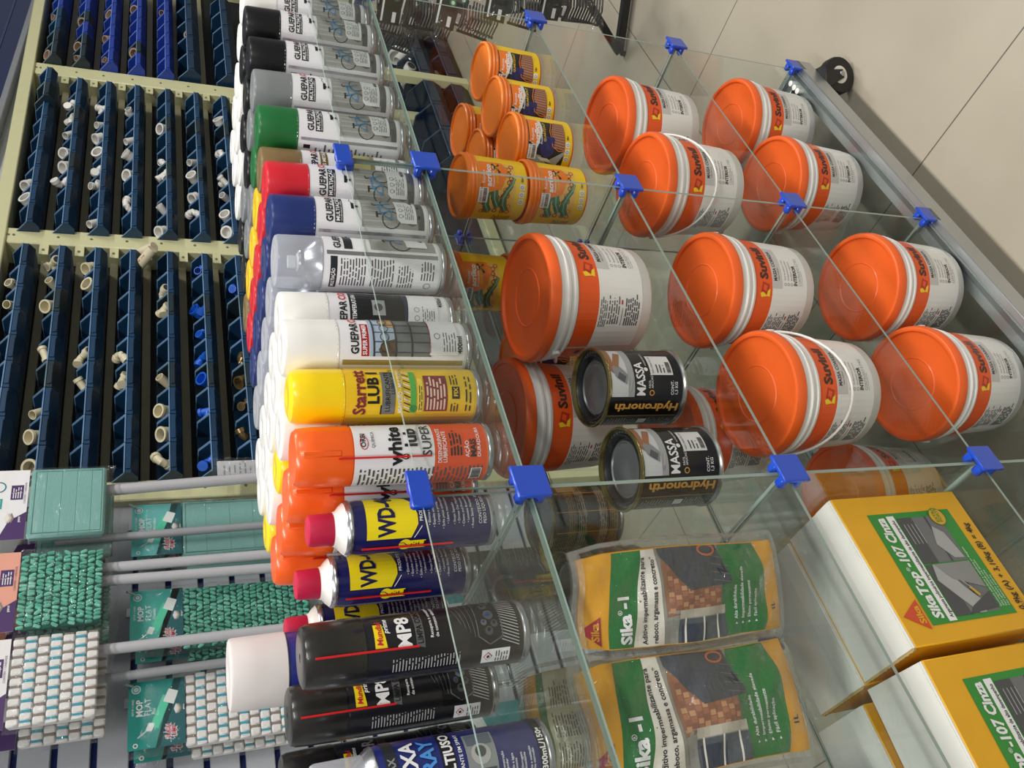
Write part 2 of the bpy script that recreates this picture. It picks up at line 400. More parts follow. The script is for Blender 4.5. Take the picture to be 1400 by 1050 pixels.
FITS = [(3.57, 0, 'r'), (3.96, 0, 'r'), (3.87, 1, 'r'), (3.76, 1, 'r'), (3.64, 1, 'r'), (3.98, 2, 'r'), (3.77, 2, 'r'), (3.65, 2, 'r'), (3.76, 3, 'r'), (4.12, 3, 'r'), (4.11, 4, 'r'), (4.0, 5, 'r'), (3.26, 1, 'w'), (3.17, 1, 'w'), (3.06, 1, 'w'), (2.95, 1, 'w'), (2.84, 1, 'w'), (2.73, 1, 'w'), (2.75, 0, 'w'), (2.64, 0, 'w'), (3.27, 2, 'w'), (3.15, 2, 'w'), (3.05, 2, 'w'), (2.95, 2, 'w'), (2.85, 2, 'w'), (2.74, 2, 'w'), (2.55, 2, 'w'), (3.25, 3, 'w'), (3.06, 3, 'w'), (2.94, 3, 'w'), (2.85, 3, 'w'), (2.66, 3, 'w'), (3.17, 4, 'w'), (2.96, 4, 'w'), (2.85, 4, 'w'), (2.65, 4, 'w'), (2.55, 4, 'w'), (2.93, 5, 'w'), (2.83, 5, 'w'), (2.74, 5, 'w'), (2.64, 5, 'w'), (3.25, 6, 'w'), (3.1, 6, 'w'), (2.84, 6, 'w'), (2.73, 6, 'w'), (2.63, 6, 'w'), (2.52, 6, 'w'), (2.36, 1, 'c'), (2.31, 1, 'c'), (2.22, 1, 'c'), (2.12, 1, 'c'), (2.21, 0, 'c'), (2.11, 0, 'c'), (1.89, 1, 'c'), (1.69, 1, 'c'), (1.59, 1, 'c'), (1.5, 1, 'c'), (2.34, 2, 'c'), (2.22, 2, 'c'), (1.92, 2, 'c'), (1.81, 2, 'c'), (1.93, 3, 'c'), (1.81, 3, 'c'), (2.25, 4, 'c'), (2.17, 4, 'c'), (1.81, 4, 'c'), (1.72, 4, 'c'), (1.6, 4, 'c'), (1.49, 4, 'c'), (2.32, 5, 'b'), (2.14, 5, 'b'), (2.09, 5, 'b'), (2.0, 5, 'b'), (1.91, 5, 'b'), (1.79, 5, 'b'), (1.69, 5, 'b'), (1.49, 5, 'b'), (2.25, 6, 'b'), (1.91, 6, 'm'), (1.81, 6, 'm'), (1.69, 6, 'm'), (1.6, 6, 'm')]
for (x, y, z, k_, rx, lab) in ((3.72, 2.0, .25, 1, .9, 'large white pipe plug in the first large bin near the floor, leftmost'), (3.81, 2.02, .255, 0, 1.3, 'large white pipe elbow in the first large bin near the floor'), (3.93, 2.0, .26, 4, .8, 'large white sleeve standing in the second large bin near the floor'), (4.01, 2.03, .265, 1, 1.2, 'large white pipe plug in the second large bin near the floor'), (3.75, 2.0, .125, 3, .8, 'large white ring in the lowest large bin behind the grout tubs')):
    kind, me = FK['w'][k_]; o = bpy.data.objects.new(kind, me); C.objects.link(o); o.location = (x, y, z); o.rotation_euler = (rx, .3, x*9); o.scale = (1.5,)*3; tag(o, lab, 'pipe fitting', 'large white fittings')
seen = {}
for n_, (x, r, k) in enumerate(FITS):
    bay = 'left' if x < 2.45 else 'middle' if x < 3.45 else 'right'
    big = bay == 'right' and r >= 5
    x0 = {'left': 1.455, 'middle': 2.487, 'right': 3.56}[bay]; pw = {'left': PW, 'middle': PW, 'right': .101}[bay]
    i = min(8, max(0, int((x-x0)/pw)))
    kind, me = FK[k][(n_*7+r) % (3 if k in 'bm' else 5) if k != 'r' else (1, 4, 3)[n_ % 3]]
    n = seen.get((bay, r, i), 0); seen[(bay, r, i)] = n+1
    o = bpy.data.objects.new(kind, me); C.objects.link(o)
    yy = FY+.033+.03*(n % 2); xx = x0+i*pw+pw*(.5 if n == 0 and (n_ % 3) else .32+.4*(n % 2))
    if big: xx = 3.58+.146*2+.07
    o.location = (xx, yy, ROWZ[r]+(.004 if kind != 'pipe_elbow' else .006)+.012*n+(.01 if k in 'wc' else 0))
    o.rotation_euler = (random.uniform(.5, 1.3), random.uniform(-.6, .6), random.uniform(0, 6.28))
    if kind in ('pipe_ring', 'pipe_plug', 'pipe_sleeve'): o.rotation_euler = (random.uniform(.6, 1.1), 0, random.uniform(-1.4, .3))
    o.scale = (.8,)*3
    tag(o, f'{KN[k]} {kind.replace("_", " ")}{" on top" if n else ""} in {ORD[i]} bin from left, {ORD[r]} row down, {bay} bay', 'pipe fitting', f'fittings in the {bay} bay')
for (x, y, z, rx, ry, lab) in ((2.385, 2.04, 1.43, -.75, .35, 'long cream pipe offcut leaning up out of a bin beside the middle post'), (2.335, 2.03, 1.43, -.9, -.45, 'long cream pipe offcut with red print tilted out of the same bin')):
    b = MB(); b.lathe([(.013, -.04), (.0165, -.04), (.0165, .06), (.013, .06), (.013, -.035)], PVC['c'], 16)
    if 'red' in lab:
        a = Art(b, cyl(lambda t: .0165, .0165, -pi/2), .004); a.text('PVC 25', 0, -.01, .007, M('b0302a', .5), 1, rot=pi/2)
    o = b.build('pipe_offcut'); o.location = (x, y, z); o.rotation_euler = (rx, ry, 0); tag(o, lab, 'pipe')
# ------------------------------------------------------------ glass gondola
gon = thing('glass_shelving_unit', (0, 0, 0)); tag(gon, 'low glass cubby shelving with blue corner clips on an aluminium wheeled base', 'shelving')
def pane(x0, y0, z0, x1, y1, z1, name, dim):
    """box whose two large faces are clear and whose rims show green"""
    b = MB(); vs = [(x, y, z) for x in (x0, x1) for y in (y0, y1) for z in (z0, z1)]
    fs = [(0, 1, 3, 2), (4, 6, 7, 5), (0, 4, 5, 1), (2, 3, 7, 6), (0, 2, 6, 4), (1, 5, 7, 3)]
    for i, f in enumerate(fs): b.add([vs[k] for k in f], [(0, 1, 2, 3)], GLASS if i//2 == dim else EDGE, False)
    me = b.mesh(name)
    o = bpy.data.objects.new(name, me); C.objects.link(o); o.parent = gon
    return o
T = .004
for z in (L1, L2, L3, L4):
    for a, b in zip(XC[1:], XC): pane(a+.003, YF+(T+.0006 if z == L1 else 0), z-T, b-.003, YB-(T+.0006 if z == L1 else 0), z, 'glass_shelf', 2)
for za, zb in ((L4, L3), (L3, L2), (L2, L1)):
    for x in XC: pane(x-T/2, YF, za+.002, x+T/2, YB, zb-T-.002, 'glass_divider', 0)
    for a, b in zip(XC[1:], XC): pane(a+.004, YB-T, za+.002, b-.004, YB, zb-T-.002, 'glass_back', 1)
LIPZ = L1+.105
for a, b in zip(XC[1:], XC):
    pane(a+.003, YF, L1-T, b-.003, YF+T, LIPZ, 'front_lip', 1); pane(a+.003, YB-T, L1-T, b-.003, YB, LIPZ, 'back_lip', 1)
for x in (XC[0], XC[3]): pane(x-T/2, YF, L1+.002, x+T/2, YB, LIPZ, 'end_lip', 0)
# corner clips: a rounded cover plate on the outside and slotted jaws behind it
def clip_mesh():
    b = MB(); b.box(-.018, -.012, -.018, .018, -.007, .018, BLUE, .003)
    for x0, x1 in ((-.015, -.004), (.004, .015)):
        for z0, z1 in ((-.015, -.005), (.005, .015)): b.box(x0, -.0075, z0, x1, .009, z1, BLUE, .0025)
    b.box(-.006, -.0075, -.006, .006, .0, .006, BLUE, .002)
    return b.mesh('corner_clip')
cm = clip_mesh()
def put_clip(x, y, z, rx=0, back=False):
    o = bpy.data.objects.new('corner_clip', cm); C.objects.link(o); o.parent = gon; o.location = (x, y, z)
    o.rotation_euler = (rx, 0, pi if back else 0); return o
for x in XC:
    for z in (L1, L2, L3, L4):
        put_clip(x, YF, z-.002); put_clip(x, YB, z-.002, back=True)
    b = MB(); b.box(-.020, -.009, -.008, .020, -.004, .013, BLUE, .003); b.box(-.013, -.0045, -.012, -.003, .010, .010, BLUE, .002); b.box(.003, -.0045, -.012, .013, .010, .010, BLUE, .002)
    b.box(-.013, .006, -.010, .013, .010, .004, BLUE, .002)
    for yy, rz in ((YF, 0), (YB, pi)):
        o = b.build('top_clip', gon); o.location = (x, yy, LIPZ); o.rotation_euler = (0, 0, rz)
ALU = M('b9bdc0', .32, .85, var=.03); ALUD = M('7c8085', .4, .85)
def beam(b, x0, y0, z0, x1, y1, z1, ax):
    b.box(x0, y0, z0, x1, y1, z1, ALU, .0015)
    # shallow T-slot grooves on the faces
    if ax == 0:
        for y in ((y0+y1)/2,): b.box(x0, y-.004, z1-.0005, x1, y+.004, z1+.0005, ALUD)
        for y in (y0, y1): b.box(x0, y-.0005, (z0+z1)/2-.004, x1, y+.0005, (z0+z1)/2+.004, ALUD) if y != y0 else None
    else:
        b.box((x0+x1)/2-.004, y0, z1-.0005, (x0+x1)/2+.004, y1, z1+.0005, ALUD)
        for x in (x0,): b.box(x-.0005, y0, (z0+z1)/2-.004, x+.0005, y1, (z0+z1)/2+.004, ALUD)
BT = L4-T-.004; B0 = BT-.042
for y in (YF-.012, YB-.03):
    b = MB(); beam(b, XC[3]-.02, y, B0, XC[0]+.02, y+.042, BT, 0); b.build('base_beam', gon)
for x in (XC[0]-.022, XC[3]-.02):
    b = MB(); beam(b, x, YF+.03, B0, x+.042, YB-.03, BT, 1); b.build('base_beam', gon)
bk = MB(); bk.prism([(0, 0), (.06, 0), (0, .06)], 0, .004, M('3b3d40', .4, .7), Matrix.Translation((XC[0]-.022, YF+.03, BT-.004)) @ Matrix.Rotation(pi/2, 4, 'Z'))
bk.build('corner_bracket', gon, label='black angle bracket')
mm = MB().lathe([(.0, .001), (.011, .0), (.012, .0), (.012, -.012), (0, -.012)], M('f2f2ee', .3), 14)
for xx in (XC[0]-.02, XC[0]-.036, XC[0]-.05):
    o = mm.build('white_stopper', gon); o.location = (xx, YF+.022, BT+.012); o.scale = (.5, .5, 1)
def caster(x, y, rz):
    r = thing('c', (x, y, B0)); r.name = 'caster'; r.parent = gon; r.rotation_euler = (0, 0, rz)
    H = B0; RW = .04; Rm = Matrix.Translation((.02, 0, RW-H)) @ Matrix.Rotation(pi/2, 4, 'X')
    w = MB(); w.lathe([(.018, -.0115), (.030, -.0125, M('17171a', .5)), (.038, -.012), (RW, -.007), (RW, .007), (.038, .012), (.030, .0125), (.018, .0115)], M('d9d6c8', .45), 32, M4=Rm)
    w.lathe([(0, -.014), (.019, -.0125), (.019, .0125), (0, .014)], M('e2dfd2', .4), 24, M4=Rm)
    w.lathe([(0, -.02), (.006, -.02), (.007, -.018), (.007, .018), (.006, .02), (0, .02)], M('a8adb3', .25, .9), 6, M4=Rm); w.build('wheel', r)
    f = MB(); f.box(-.03, -.028, -.004, .03, .028, 0, M('17171a', .4), .001)
    for s_ in (-1, 1): f.prism([(-.02, 0), (.022, 0), (.03, -.052), (.012, -.056)], -.0012, .0012, M('1a1a1d', .4), Matrix.Translation((0, s_*.0165, -.004)) @ Matrix.Rotation(pi/2, 4, 'X'))
    f.build('fork', r)
caster(XC[0]-.03, YF+.005, -.7); caster(XC[0]-.03, YB-.02, .4); caster(XC[3]+.03, YF+.01, 2); caster(XC[3]+.03, YB-.02, 1)
# ------------------------------------------------------------ products
MICRO = M('4a4a4e', .5); SILV = M('b4b6ba', .25, .9); OR = M('ea6122', .42, coat=.1)
def tube_ring(b, r, z, t, m, n=36): b.tube([(r*cos(2*pi*i/n), r*sin(2*pi*i/n), z) for i in range(n)], t, m, 6, True)
# ---- spray cans: shared body and cap shapes
BR = .0318
def can_body(mat, r=BR, h=.150, name='can_body', base=SILV, par=None, dome=None):
    b = MB(); b.lathe([(r*.80, .004, base), (r*.84, 0), (r*.97, .0005), (r*1.015, .002), (r*1.015, .0045), (r*.985, .006), (r, .0075, mat), (r, h-.004), (r*.975, h, dome or base), (r*1.0, h+.0012), (r*.97, h+.003), (r*.86, h+.008), (r*.62, h+.016), (r*.5, h+.019), (r*.5, h+.023), (r*.45, h+.025), (0, h+.025)], mat, 40)
    return b.build(name, par)
def cap_shape(m, r=BR, z=.150, h=.052, rd=.006, name='cap', par=None, label=None, t=0):
    b = MB(); b.lathe([(r*.97, z-.001), (r*1.0, z), (r*.985, z+h*.5), (r*.97, z+h-rd), (r*.97-rd*.3, z+h-rd*.3), (r*.97-rd, z+h), (r*.3, z+h+.0002), (r*.26, z+h-.0006), (0, z+h-.0006)], m, 36)
    return b.build(name, par, label=label)
def bike(a, x, y, k, m, m2, m3):
    """side view of a bicycle, k = wheel radius"""
    a.ring(x, y, k, k*.11, m2, 3, 16); a.ring(x+k*2.35, y, k, k*.11, m2, 3, 16)
    P = lambda u, v: (x+u*k, y+v*k)
    for p, q, w in (((0, 0), (.62, 1.15), .13), ((.62, 1.15), (1.15, -.1), .16), ((0, 0), (1.15, -.1), .11), ((.62, 1.15), (1.85, 1.35), .16), ((1.15, -.1), (1.85, 1.35), .18), ((1.82, 1.6), (2.35, 0), .15)):
        a.stroke([P(*p), P(*q)], k*w, m, 4)
    a.stroke([P(.62, 1.15), P(.5, 1.55)], k*.1, m2, 4); a.stroke([P(.15, 1.6), P(.85, 1.62)], k*.22, m2, 4)
    a.stroke([P(1.82, 1.55), P(1.75, 1.9), P(2.15, 2.0)], k*.12, m2, 4); a.disc(*P(1.15, -.1), k*.2, m3, 4)
    for i in range(6):
        t = pi*i/6
        for cx in (0, 2.35): a.stroke([P(cx-cos(t)*.95, -sin(t)*.95), P(cx+cos(t)*.95, sin(t)*.95)], k*.025, m3, 3)
KK = M('16161a', .4); LG = M('e6e6ea', .32, coat=.2, var=.03); GREY = M('7b7c7e', .4); DGREY = M('4c4e50', .4); REDT = M('c0272f', .4)
def brand_col(a, x, y, h, n1=7):
    tr, w = text_tris('GUEPAR', .028); k = h/.7*.86
    a.text('GUEPAR', x, y, h, KK, 3, .028, xs=.86); a.text('COLOR', x+w*k+.0012, y, h, REDT, 3, .028, xs=.86)
def guepar_label(par, cc, kind='multi'):
    b = MB(); r = BR; a = Art(b, cyl(lambda t: r, r), .0055)
    W2 = r*pi*.97
    if kind == 'multi':
        a.rect(-.030, .010, W2, .148, LG, 0)
        a.rect(-W2, .010, -.034, .148, LG, 0); a.rect(-.034, .012, -.030, .146, SILV, 1)
        brand_col(a, -.021, .1295, .0082)
        a.rect(-.021, .117, .018, .127, M('20242b', .4), 1); a.text('MULTIAÇÃO', -.0195, .121, .0045, WHITE, 2, .02, width=.036)
        a.text('USO DECORAÇÃO E REPARO', -.0195, .118, .0016, WHITE, 2, .01)
        # spray gun
        a.rect(-.002, .103, .008, .1065, KK, 2); a.rect(.0005, .098, .0035, .104, KK, 2); a.stroke([(.008, .105), (.013, .108), (.019, .106), (.024, .111)], .0007, KK, 2)
        # picture of a bicycle
        a.rect(-.024, .014, .038, .094, M('9b9a96', .5), 1); a.rect(-.024, .014, .038, .022, DGREY, 2)
        for i in range(9): a.rect(-.024+i*.007, .052+(i % 3)*.003, -.022+i*.007, .092, M('aeb0b0', .5), 2)
        a.disc(.0, .03, .02, M('5f605f', .5), 2, ry=.012)
        bike(a, -.013, .057, .0112, M('3c86bd', .35), KK, GREY)
        a.poly([(-.017, .024), (.036, .024), (.036, .0515), (-.012, .0495), (-.017, .045)], LG, 5)
        for i in range(3): a.ring(-.008+i*.0085, .0445, .0025, .0005, MICRO, 6, 8); a.stroke([(-.0095+i*.0085, .041), (-.0065+i*.0085, .041)], .0006, MICRO, 6)
        a.lines(-.012, .0275, .014, .0395, 5, MICRO, 6, .35, 4)
        a.text('400ml', .014, .0265, .0052, KK, 6, .02); a.text('220g', .029, .0265, .003, KK, 6, 0)
        a.rect(-.046, .133, -.040, .142, KK, 1); a.lines(-.075, .03, -.038, .128, 16, MICRO, 1, .4, 5)
    elif kind == 'back':
        a.rect(-W2, .010, W2, .148, LG, 0); a.rect(.012, .012, .017, .146, SILV, 1)
        a.rect(-.030, .134, .010, .142, M('20242b', .4), 1); a.text('MULTIAÇÃO', -.028, .1365, .004, WHITE, 2, .02, width=.024)
        a.lines(-.026, .1, .009, .131, 9, MICRO, 1, .42, 5, ragged=.05); a.lines(-.026, .066, .009, .095, 8, MICRO, 1, .42, 6, ragged=.05); a.lines(-.026, .042, .004, .062, 6, MICRO, 1, .42, 7)
        a.lines(-.014, .016, .009, .034, 5, MICRO, 1, .42, 9); a.ring(-.022, .024, .004, .0006, MICRO, 2)
        brand_col(a, .020, .1295, .0082); a.rect(.020, .1155, .05, .1255, M('20242b', .4), 1)
        a.rect(.021, .014, .08, .094, M('9b9a96', .5), 1); bike(a, .034, .056, .0125, M('3c86bd', .35), KK, GREY); a.poly([(.027, .024), (.08, .024), (.08, .0515), (.027, .0495)], LG, 5); a.text('400ml', .040, .0265, .0052, KK, 6, .02)
    elif kind == 'gold':
        a.rect(-W2, .010, W2, .148, LG, 0); brand_col(a, -.021, .1295, .0082); a.rect(-.021, .1155, .025, .1255, M('8a7340', .3, .6), 1); a.text('CORES METÁLICAS', -.0195, .1185, .0045, WHITE, 2, .02)
        a.rect(-.02, .052, .034, .092, M('9a8a52', .35, .4), 1); a.rect(-.014, .058, .028, .086, M('c4b878', .35, .4), 2); a.lines(-.012, .02, .02, .044, 7, MICRO, 2, .35, 4); a.text('400ml', .012, .016, .0052, KK, 2, .02)
    elif kind == 'heat':
        a.rect(-W2, .010, W2, .148, LG, 0); brand_col(a, -.021, .1295, .0082); a.rect(-.021, .062, .036, .126, M('17191d', .4), 1); a.text('ALTA TEMPERATURA', -.0195, .1185, .0048, WHITE, 2, .02, width=.05)
        a.rect(.0, .085, .02, .1, M('c9ccd0', .3, .7), 2); a.disc(.01, .093, .005, DGREY, 3); a.rect(-.02, .05, .034, .062, M('23314d', .4), 2)
        a.poly([(-.021, .022), (.036, .022), (.036, .056), (-.021, .060)], LG, 3)
        for i in range(3): a.ring(-.012+i*.01, .048, .003, .0005, MICRO, 4, 8)
        a.lines(-.014, .026, .014, .042, 6, MICRO, 4, .35, 4); a.text('400ml', .012, .016, .0052, KK, 2, .02)
    else:
        a.rect(-.025, .010, W2, .148, LG, 0); a.rect(-W2, .010, -.031, .148, LG, 0); a.rect(-.031, .012, -.025, .146, SILV, 1)
        brand_col(a, -.019, .1295, .0082); a.rect(-.021, .118, .018, .1265, M('a51f28', .4), 1); a.text('SUPER PRIMER', -.0195, .1205, .0045, WHITE, 2, .02, width=.036)
        a.rect(-.021, .05, .038, .117, M('6f7274', .5), 1); a.rect(-.021, .089, .038, .117, M('9fb0c4', .5), 2); a.poly([(-.021, .089), (-.002, .089), (-.006, .103), (-.014, .108), (-.021, .104)], M('5b4a36', .6), 3)
        a.poly([(.012, .089), (.038, .089), (.038, .1), (.022, .106), (.014, .1)], M('b98f5e', .6), 3)
        for i in range(6): a.rect(-.017+i*.011, .05, -.016+i*.011, .112, M('3c3f42', .4), 4)
        for yv in (.088, .112, .07): a.rect(-.021, yv, .038, yv+.0018, M('33363a', .4), 4)
        for i in range(5): a.ring(-.011+i*.011, .101, .0048, .0008, M('33363a', .4), 4, 10)
        a.poly([(-.019, .018), (.038, .018), (.038, .049), (-.019, .051)], LG, 5); a.rect(-.021, .0495, .038, .051, M('8d1d2a', .4), 5)
        a.ring(.002, .042, .0035, .0006, MICRO, 6, 6); a.lines(-.015, .02, .008, .036, 5, MICRO, 6, .3, 4); a.text('400ml', -.017, .0135, .0055, KK, 6, .025)
    me = b.build('label', par)
    return me
def spray(cc, kind, h=.052):
    r = thing('spray_can'); can_body(M('d9dade', .3), par=r); cap_shape(M(cc, .32, coat=.15) if cc != 'clear' else CLEARCAP, h=h, par=r, rd=.004)
    if cc == 'clear':
        MB().lathe([(.006, .150), (.006, .178), (.0075, .178), (.0075, .186), (0, .186)], WHITE, 14).build('nozzle', r)
        MB().lathe([(.0155, .166), (.0155, .171), (.010, .176), (.0, .176)], M('dcdcdc', .4), 20).build('valve_collar', r)
    guepar_label(r, cc, kind)
    return r
def lub_yellow():
    r = thing('spray_can'); Y = M('e9bf1d', .3, coat=.2); can_body(Y, .0295, .150, par=r); cap_shape(M('f4d20c', .3, coat=.2), .0295, .150, .054, .009, par=r)
    b = MB(); a = Art(b, cyl(lambda t: .0295, .0295), .005); MR = M('7d2530', .4); BK = KK; W2 = .0295*pi*.97
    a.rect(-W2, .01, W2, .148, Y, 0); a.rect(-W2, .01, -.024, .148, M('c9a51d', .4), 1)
    a.text('Starrett', -.0195, .1295, .0125, MR, 3, .03, width=.052); a.text('LUB I', -.008, .1155, .0115, BK, 3, .035, xs=1.0)
    a.rect(-.0195, .112, -.009, .1135, BK, 2); a.rect(-.0195, .098, .03, .112, M('8b8d8c', .3, .6), 2)
    a.text('LUBRIFICANTE', -.0165, .1035, .005, BK, 3, .005, width=.046); a.text('LUBRICANTE', .002, .0985, .004, BK, 3, 0)
    a.text('MULTIUSO · MULTIUSO', -.0185, .0905, .0044, WHITE, 3, .02, sh=.3, width=.05)
    for i in range(12): a.poly([(-.018+i*.004, .082), (-.0168+i*.004, .082), (-.0138+i*.004, .089), (-.015+i*.004, .089)], WHITE if i % 2 else BK, 2)
    a.rect(-.018, .0755, .03, .0815, M('4fae4a', .4), 2); a.disc(-.013, .0785, .004, M('2f9040', .4), 3)
    a.rect(-.017, .068, .02, .0735, M('f2d24a', .4), 2); a.lines(-.015, .0685, .018, .073, 2, BK, 3, .4, 5)
    a.rect(-.0165, .041, .024, .0665, MR, 2); a.lines(-.0145, .0425, .022, .065, 6, M('e6c3b0', .5), 3, .5, 6)
    a.rect(-.003, .0275, .010, .036, BK, 3); a.text('FIX', -.0005, .0295, .0045, Y, 4, .03); a.lines(-.017, .028, -.006, .038, 3, BK, 3, .4, 6); a.lines(.012, .028, .028, .038, 3, BK, 3, .4, 6)
    a.lines(-.0165, .013, .026, .022, 2, BK, 3, .35, 7)
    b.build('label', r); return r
def lub_orange():
    r = thing('spray_can'); O = M('f4611a', .32, coat=.2); Wm = M('e4e3e6', .32, coat=.2); can_body(O, .0305, .150, par=r)
    b = MB(); b.lathe([(.0305, .149), (.0308, .152), (.0302, .185), (.029, .200), (.026, .2035), (.0, .2038)], O, 36); b.box(-.0035, -.0312, .16, .0035, -.026, .198, O, .002); b.build('cap', r)
    b = MB(); a = Art(b, cyl(lambda t: .0305, .0305), .005); W2 = .0305*pi*.97
    a.rect(-W2, .066, W2, .148, Wm, 0); a.rect(-W2, .01, W2, .066, M('dd4a16', .35), 0)
    a.ring(.010, .138, .007, .0008, REDT, 2, ry=.004); a.text('ORBI', .005, .1365, .005, KK, 2, .02); a.text('QUÍMICA', .004, .1275, .0032, KK, 2, 0)
    a.text('white', -.0135, .101, .013, KK, 3, .035, xs=1.05); a.text('lub', .004, .0845, .0125, KK, 3, .035, xs=1.05); a.text('SUPER', -.0055, .0695, .0095, KK, 3, .01)
    a.lines(-.040, .012, -.0165, .144, 30, MICRO, 2, .4, 8, ragged=.1); 
    a.text('DESENGRIPANTE', -.013, .0585, .0042, WHITE, 3, .01, width=.038); a.text('LUBRIFICANTE', -.013, .053, .0042, WHITE, 3, .01, width=.034)
    a.lines(-.006, .036, .022, .050, 4, KK, 3, .5, 9); a.text('AÇÃO', -.008, .0290, .0042, WHITE, 3, .01); a.text('MAIS', -.008, .0215, .0062, KK, 3, .035); a.text('DURADOURA', -.008, .0163, .0038, WHITE, 3, .01)
    a.rect(-.035, .014, -.020, .026, WHITE, 3); a.barcode(-.034, .015, -.021, .025, KK, 4)
    b.build('label', r); MB().tube([(-.0055, -.0325, .070), (-.0055, -.0325, .164)], .0011, M('cf1f24', .3), 6).build('straw', r, label='thin red straw')
    b = MB(); a = Art(b, cyl(lambda t: .0322, .0322), .005); a.poly([(-.0085, .097), (-.0055, .105), (-.0025, .097), (-.0035, .0935), (-.0075, .0935)], KK, 1); a.poly([(-.0075, .0965), (-.0055, .1025), (-.0035, .0965), (-.0055, .0945)], M('e8b48a', .4), 2); b.build('straw_tape', r)
    return r
def wd():
    r = thing('spray_can'); N = M('1b1c56', .26, coat=.4); YL = M('f2dc19', .35); rr = .0275
    b = MB(); b.lathe([(rr*.8, .004, SILV), (rr*.84, 0), (rr*1.01, .001), (rr*1.01, .004), (rr*.98, .006), (rr, .0075, N), (rr, .143), (rr*.97, .148), (rr*.985, .150, SILV), (rr*1.02, .152), (rr*.99, .1545), (rr*.93, .156, M('e8e6e0', .3)), (rr*.8, .160), (rr*.66, .163), (rr*.62, .166), (0, .166)], N, 40); b.build('can_body', r)
    MB().lathe([(.0155, .163), (.0165, .165), (.0158, .186), (.0148, .190), (.0135, .191), (.008, .1912), (0, .1905)], M('c01f45', .42), 30).build('cap', r, label='small crimson cap')
    b = MB(); a = Art(b, cyl(lambda t: rr, rr), .005)
    sh = [(-.0135, .137)]+[(.036, .137), (.036, .112)]+[(.036-.0495*(1-cos(pi/2*i/8))*1.0, .112-.024*sin(pi/2*i/8)) for i in range(1, 9)]
    a.rect(-.0135, .104, .036, .1375, YL, 1); a.poly([(-.0135, .104), (.036, .104), (.033, .096), (.024, .089), (.010, .0855), (.000, .0855), (-.0135, .0925)], YL, 1)
    a.text('WD-40', -.0105, .1095, .0165, M('15164a', .4), 3, .035, xs=.70); a.text('PRODUTO MULTIUSO', .0025, .0805, .0034, WHITE, 3, .01, rot=-.0); a.stroke([(-.0135, .0895), (-.002, .0815)], .0008, WHITE, 3)
    for i, t in enumerate(('Elimina rangidos', 'Expulsa umidade', 'Limpa e protege', 'Solta peças enferrujadas', 'Libera mecanismos', 'Stops Squeaks', 'Drives Out Moisture', 'Cleans and Protects', 'Loosens Rusted Parts', 'Frees Sticky Mechanisms')):
        a.text('• '+t, -.003-(i % 5)*.0012 if i % 2 else -.002, .0725-i*.0049-(.002 if i > 4 else 0), .0026, WHITE, 3, 0)
    a.text('CONTEÚDO: 300ml', -.004, .0175, .0034, WHITE, 3, 0); a.text('PESO LÍQUIDO: 200g', -.004, .0125, .0034, WHITE, 3, 0)
    a.disc(-.0215, .098, .0068, YL, 3); a.rect(-.0265, .077, -.0165, .0945, YL, 3); a.stroke([(-.024, .094), (-.0185, .100), (-.0185, .104)], .0008, N, 4); a.rect(-.0255, .0755, -.0175, .079, KK, 4); a.lines(-.0245, .083, -.0185, .093, 4, KK, 4, .4, 2)
    b.build('label', r); MB().tube([(-.0215, -.0212, .048), (-.0215, -.0212, .142)], .0011, M('cf1f24', .3), 6).build('straw', r, label='thin red straw')
    return r
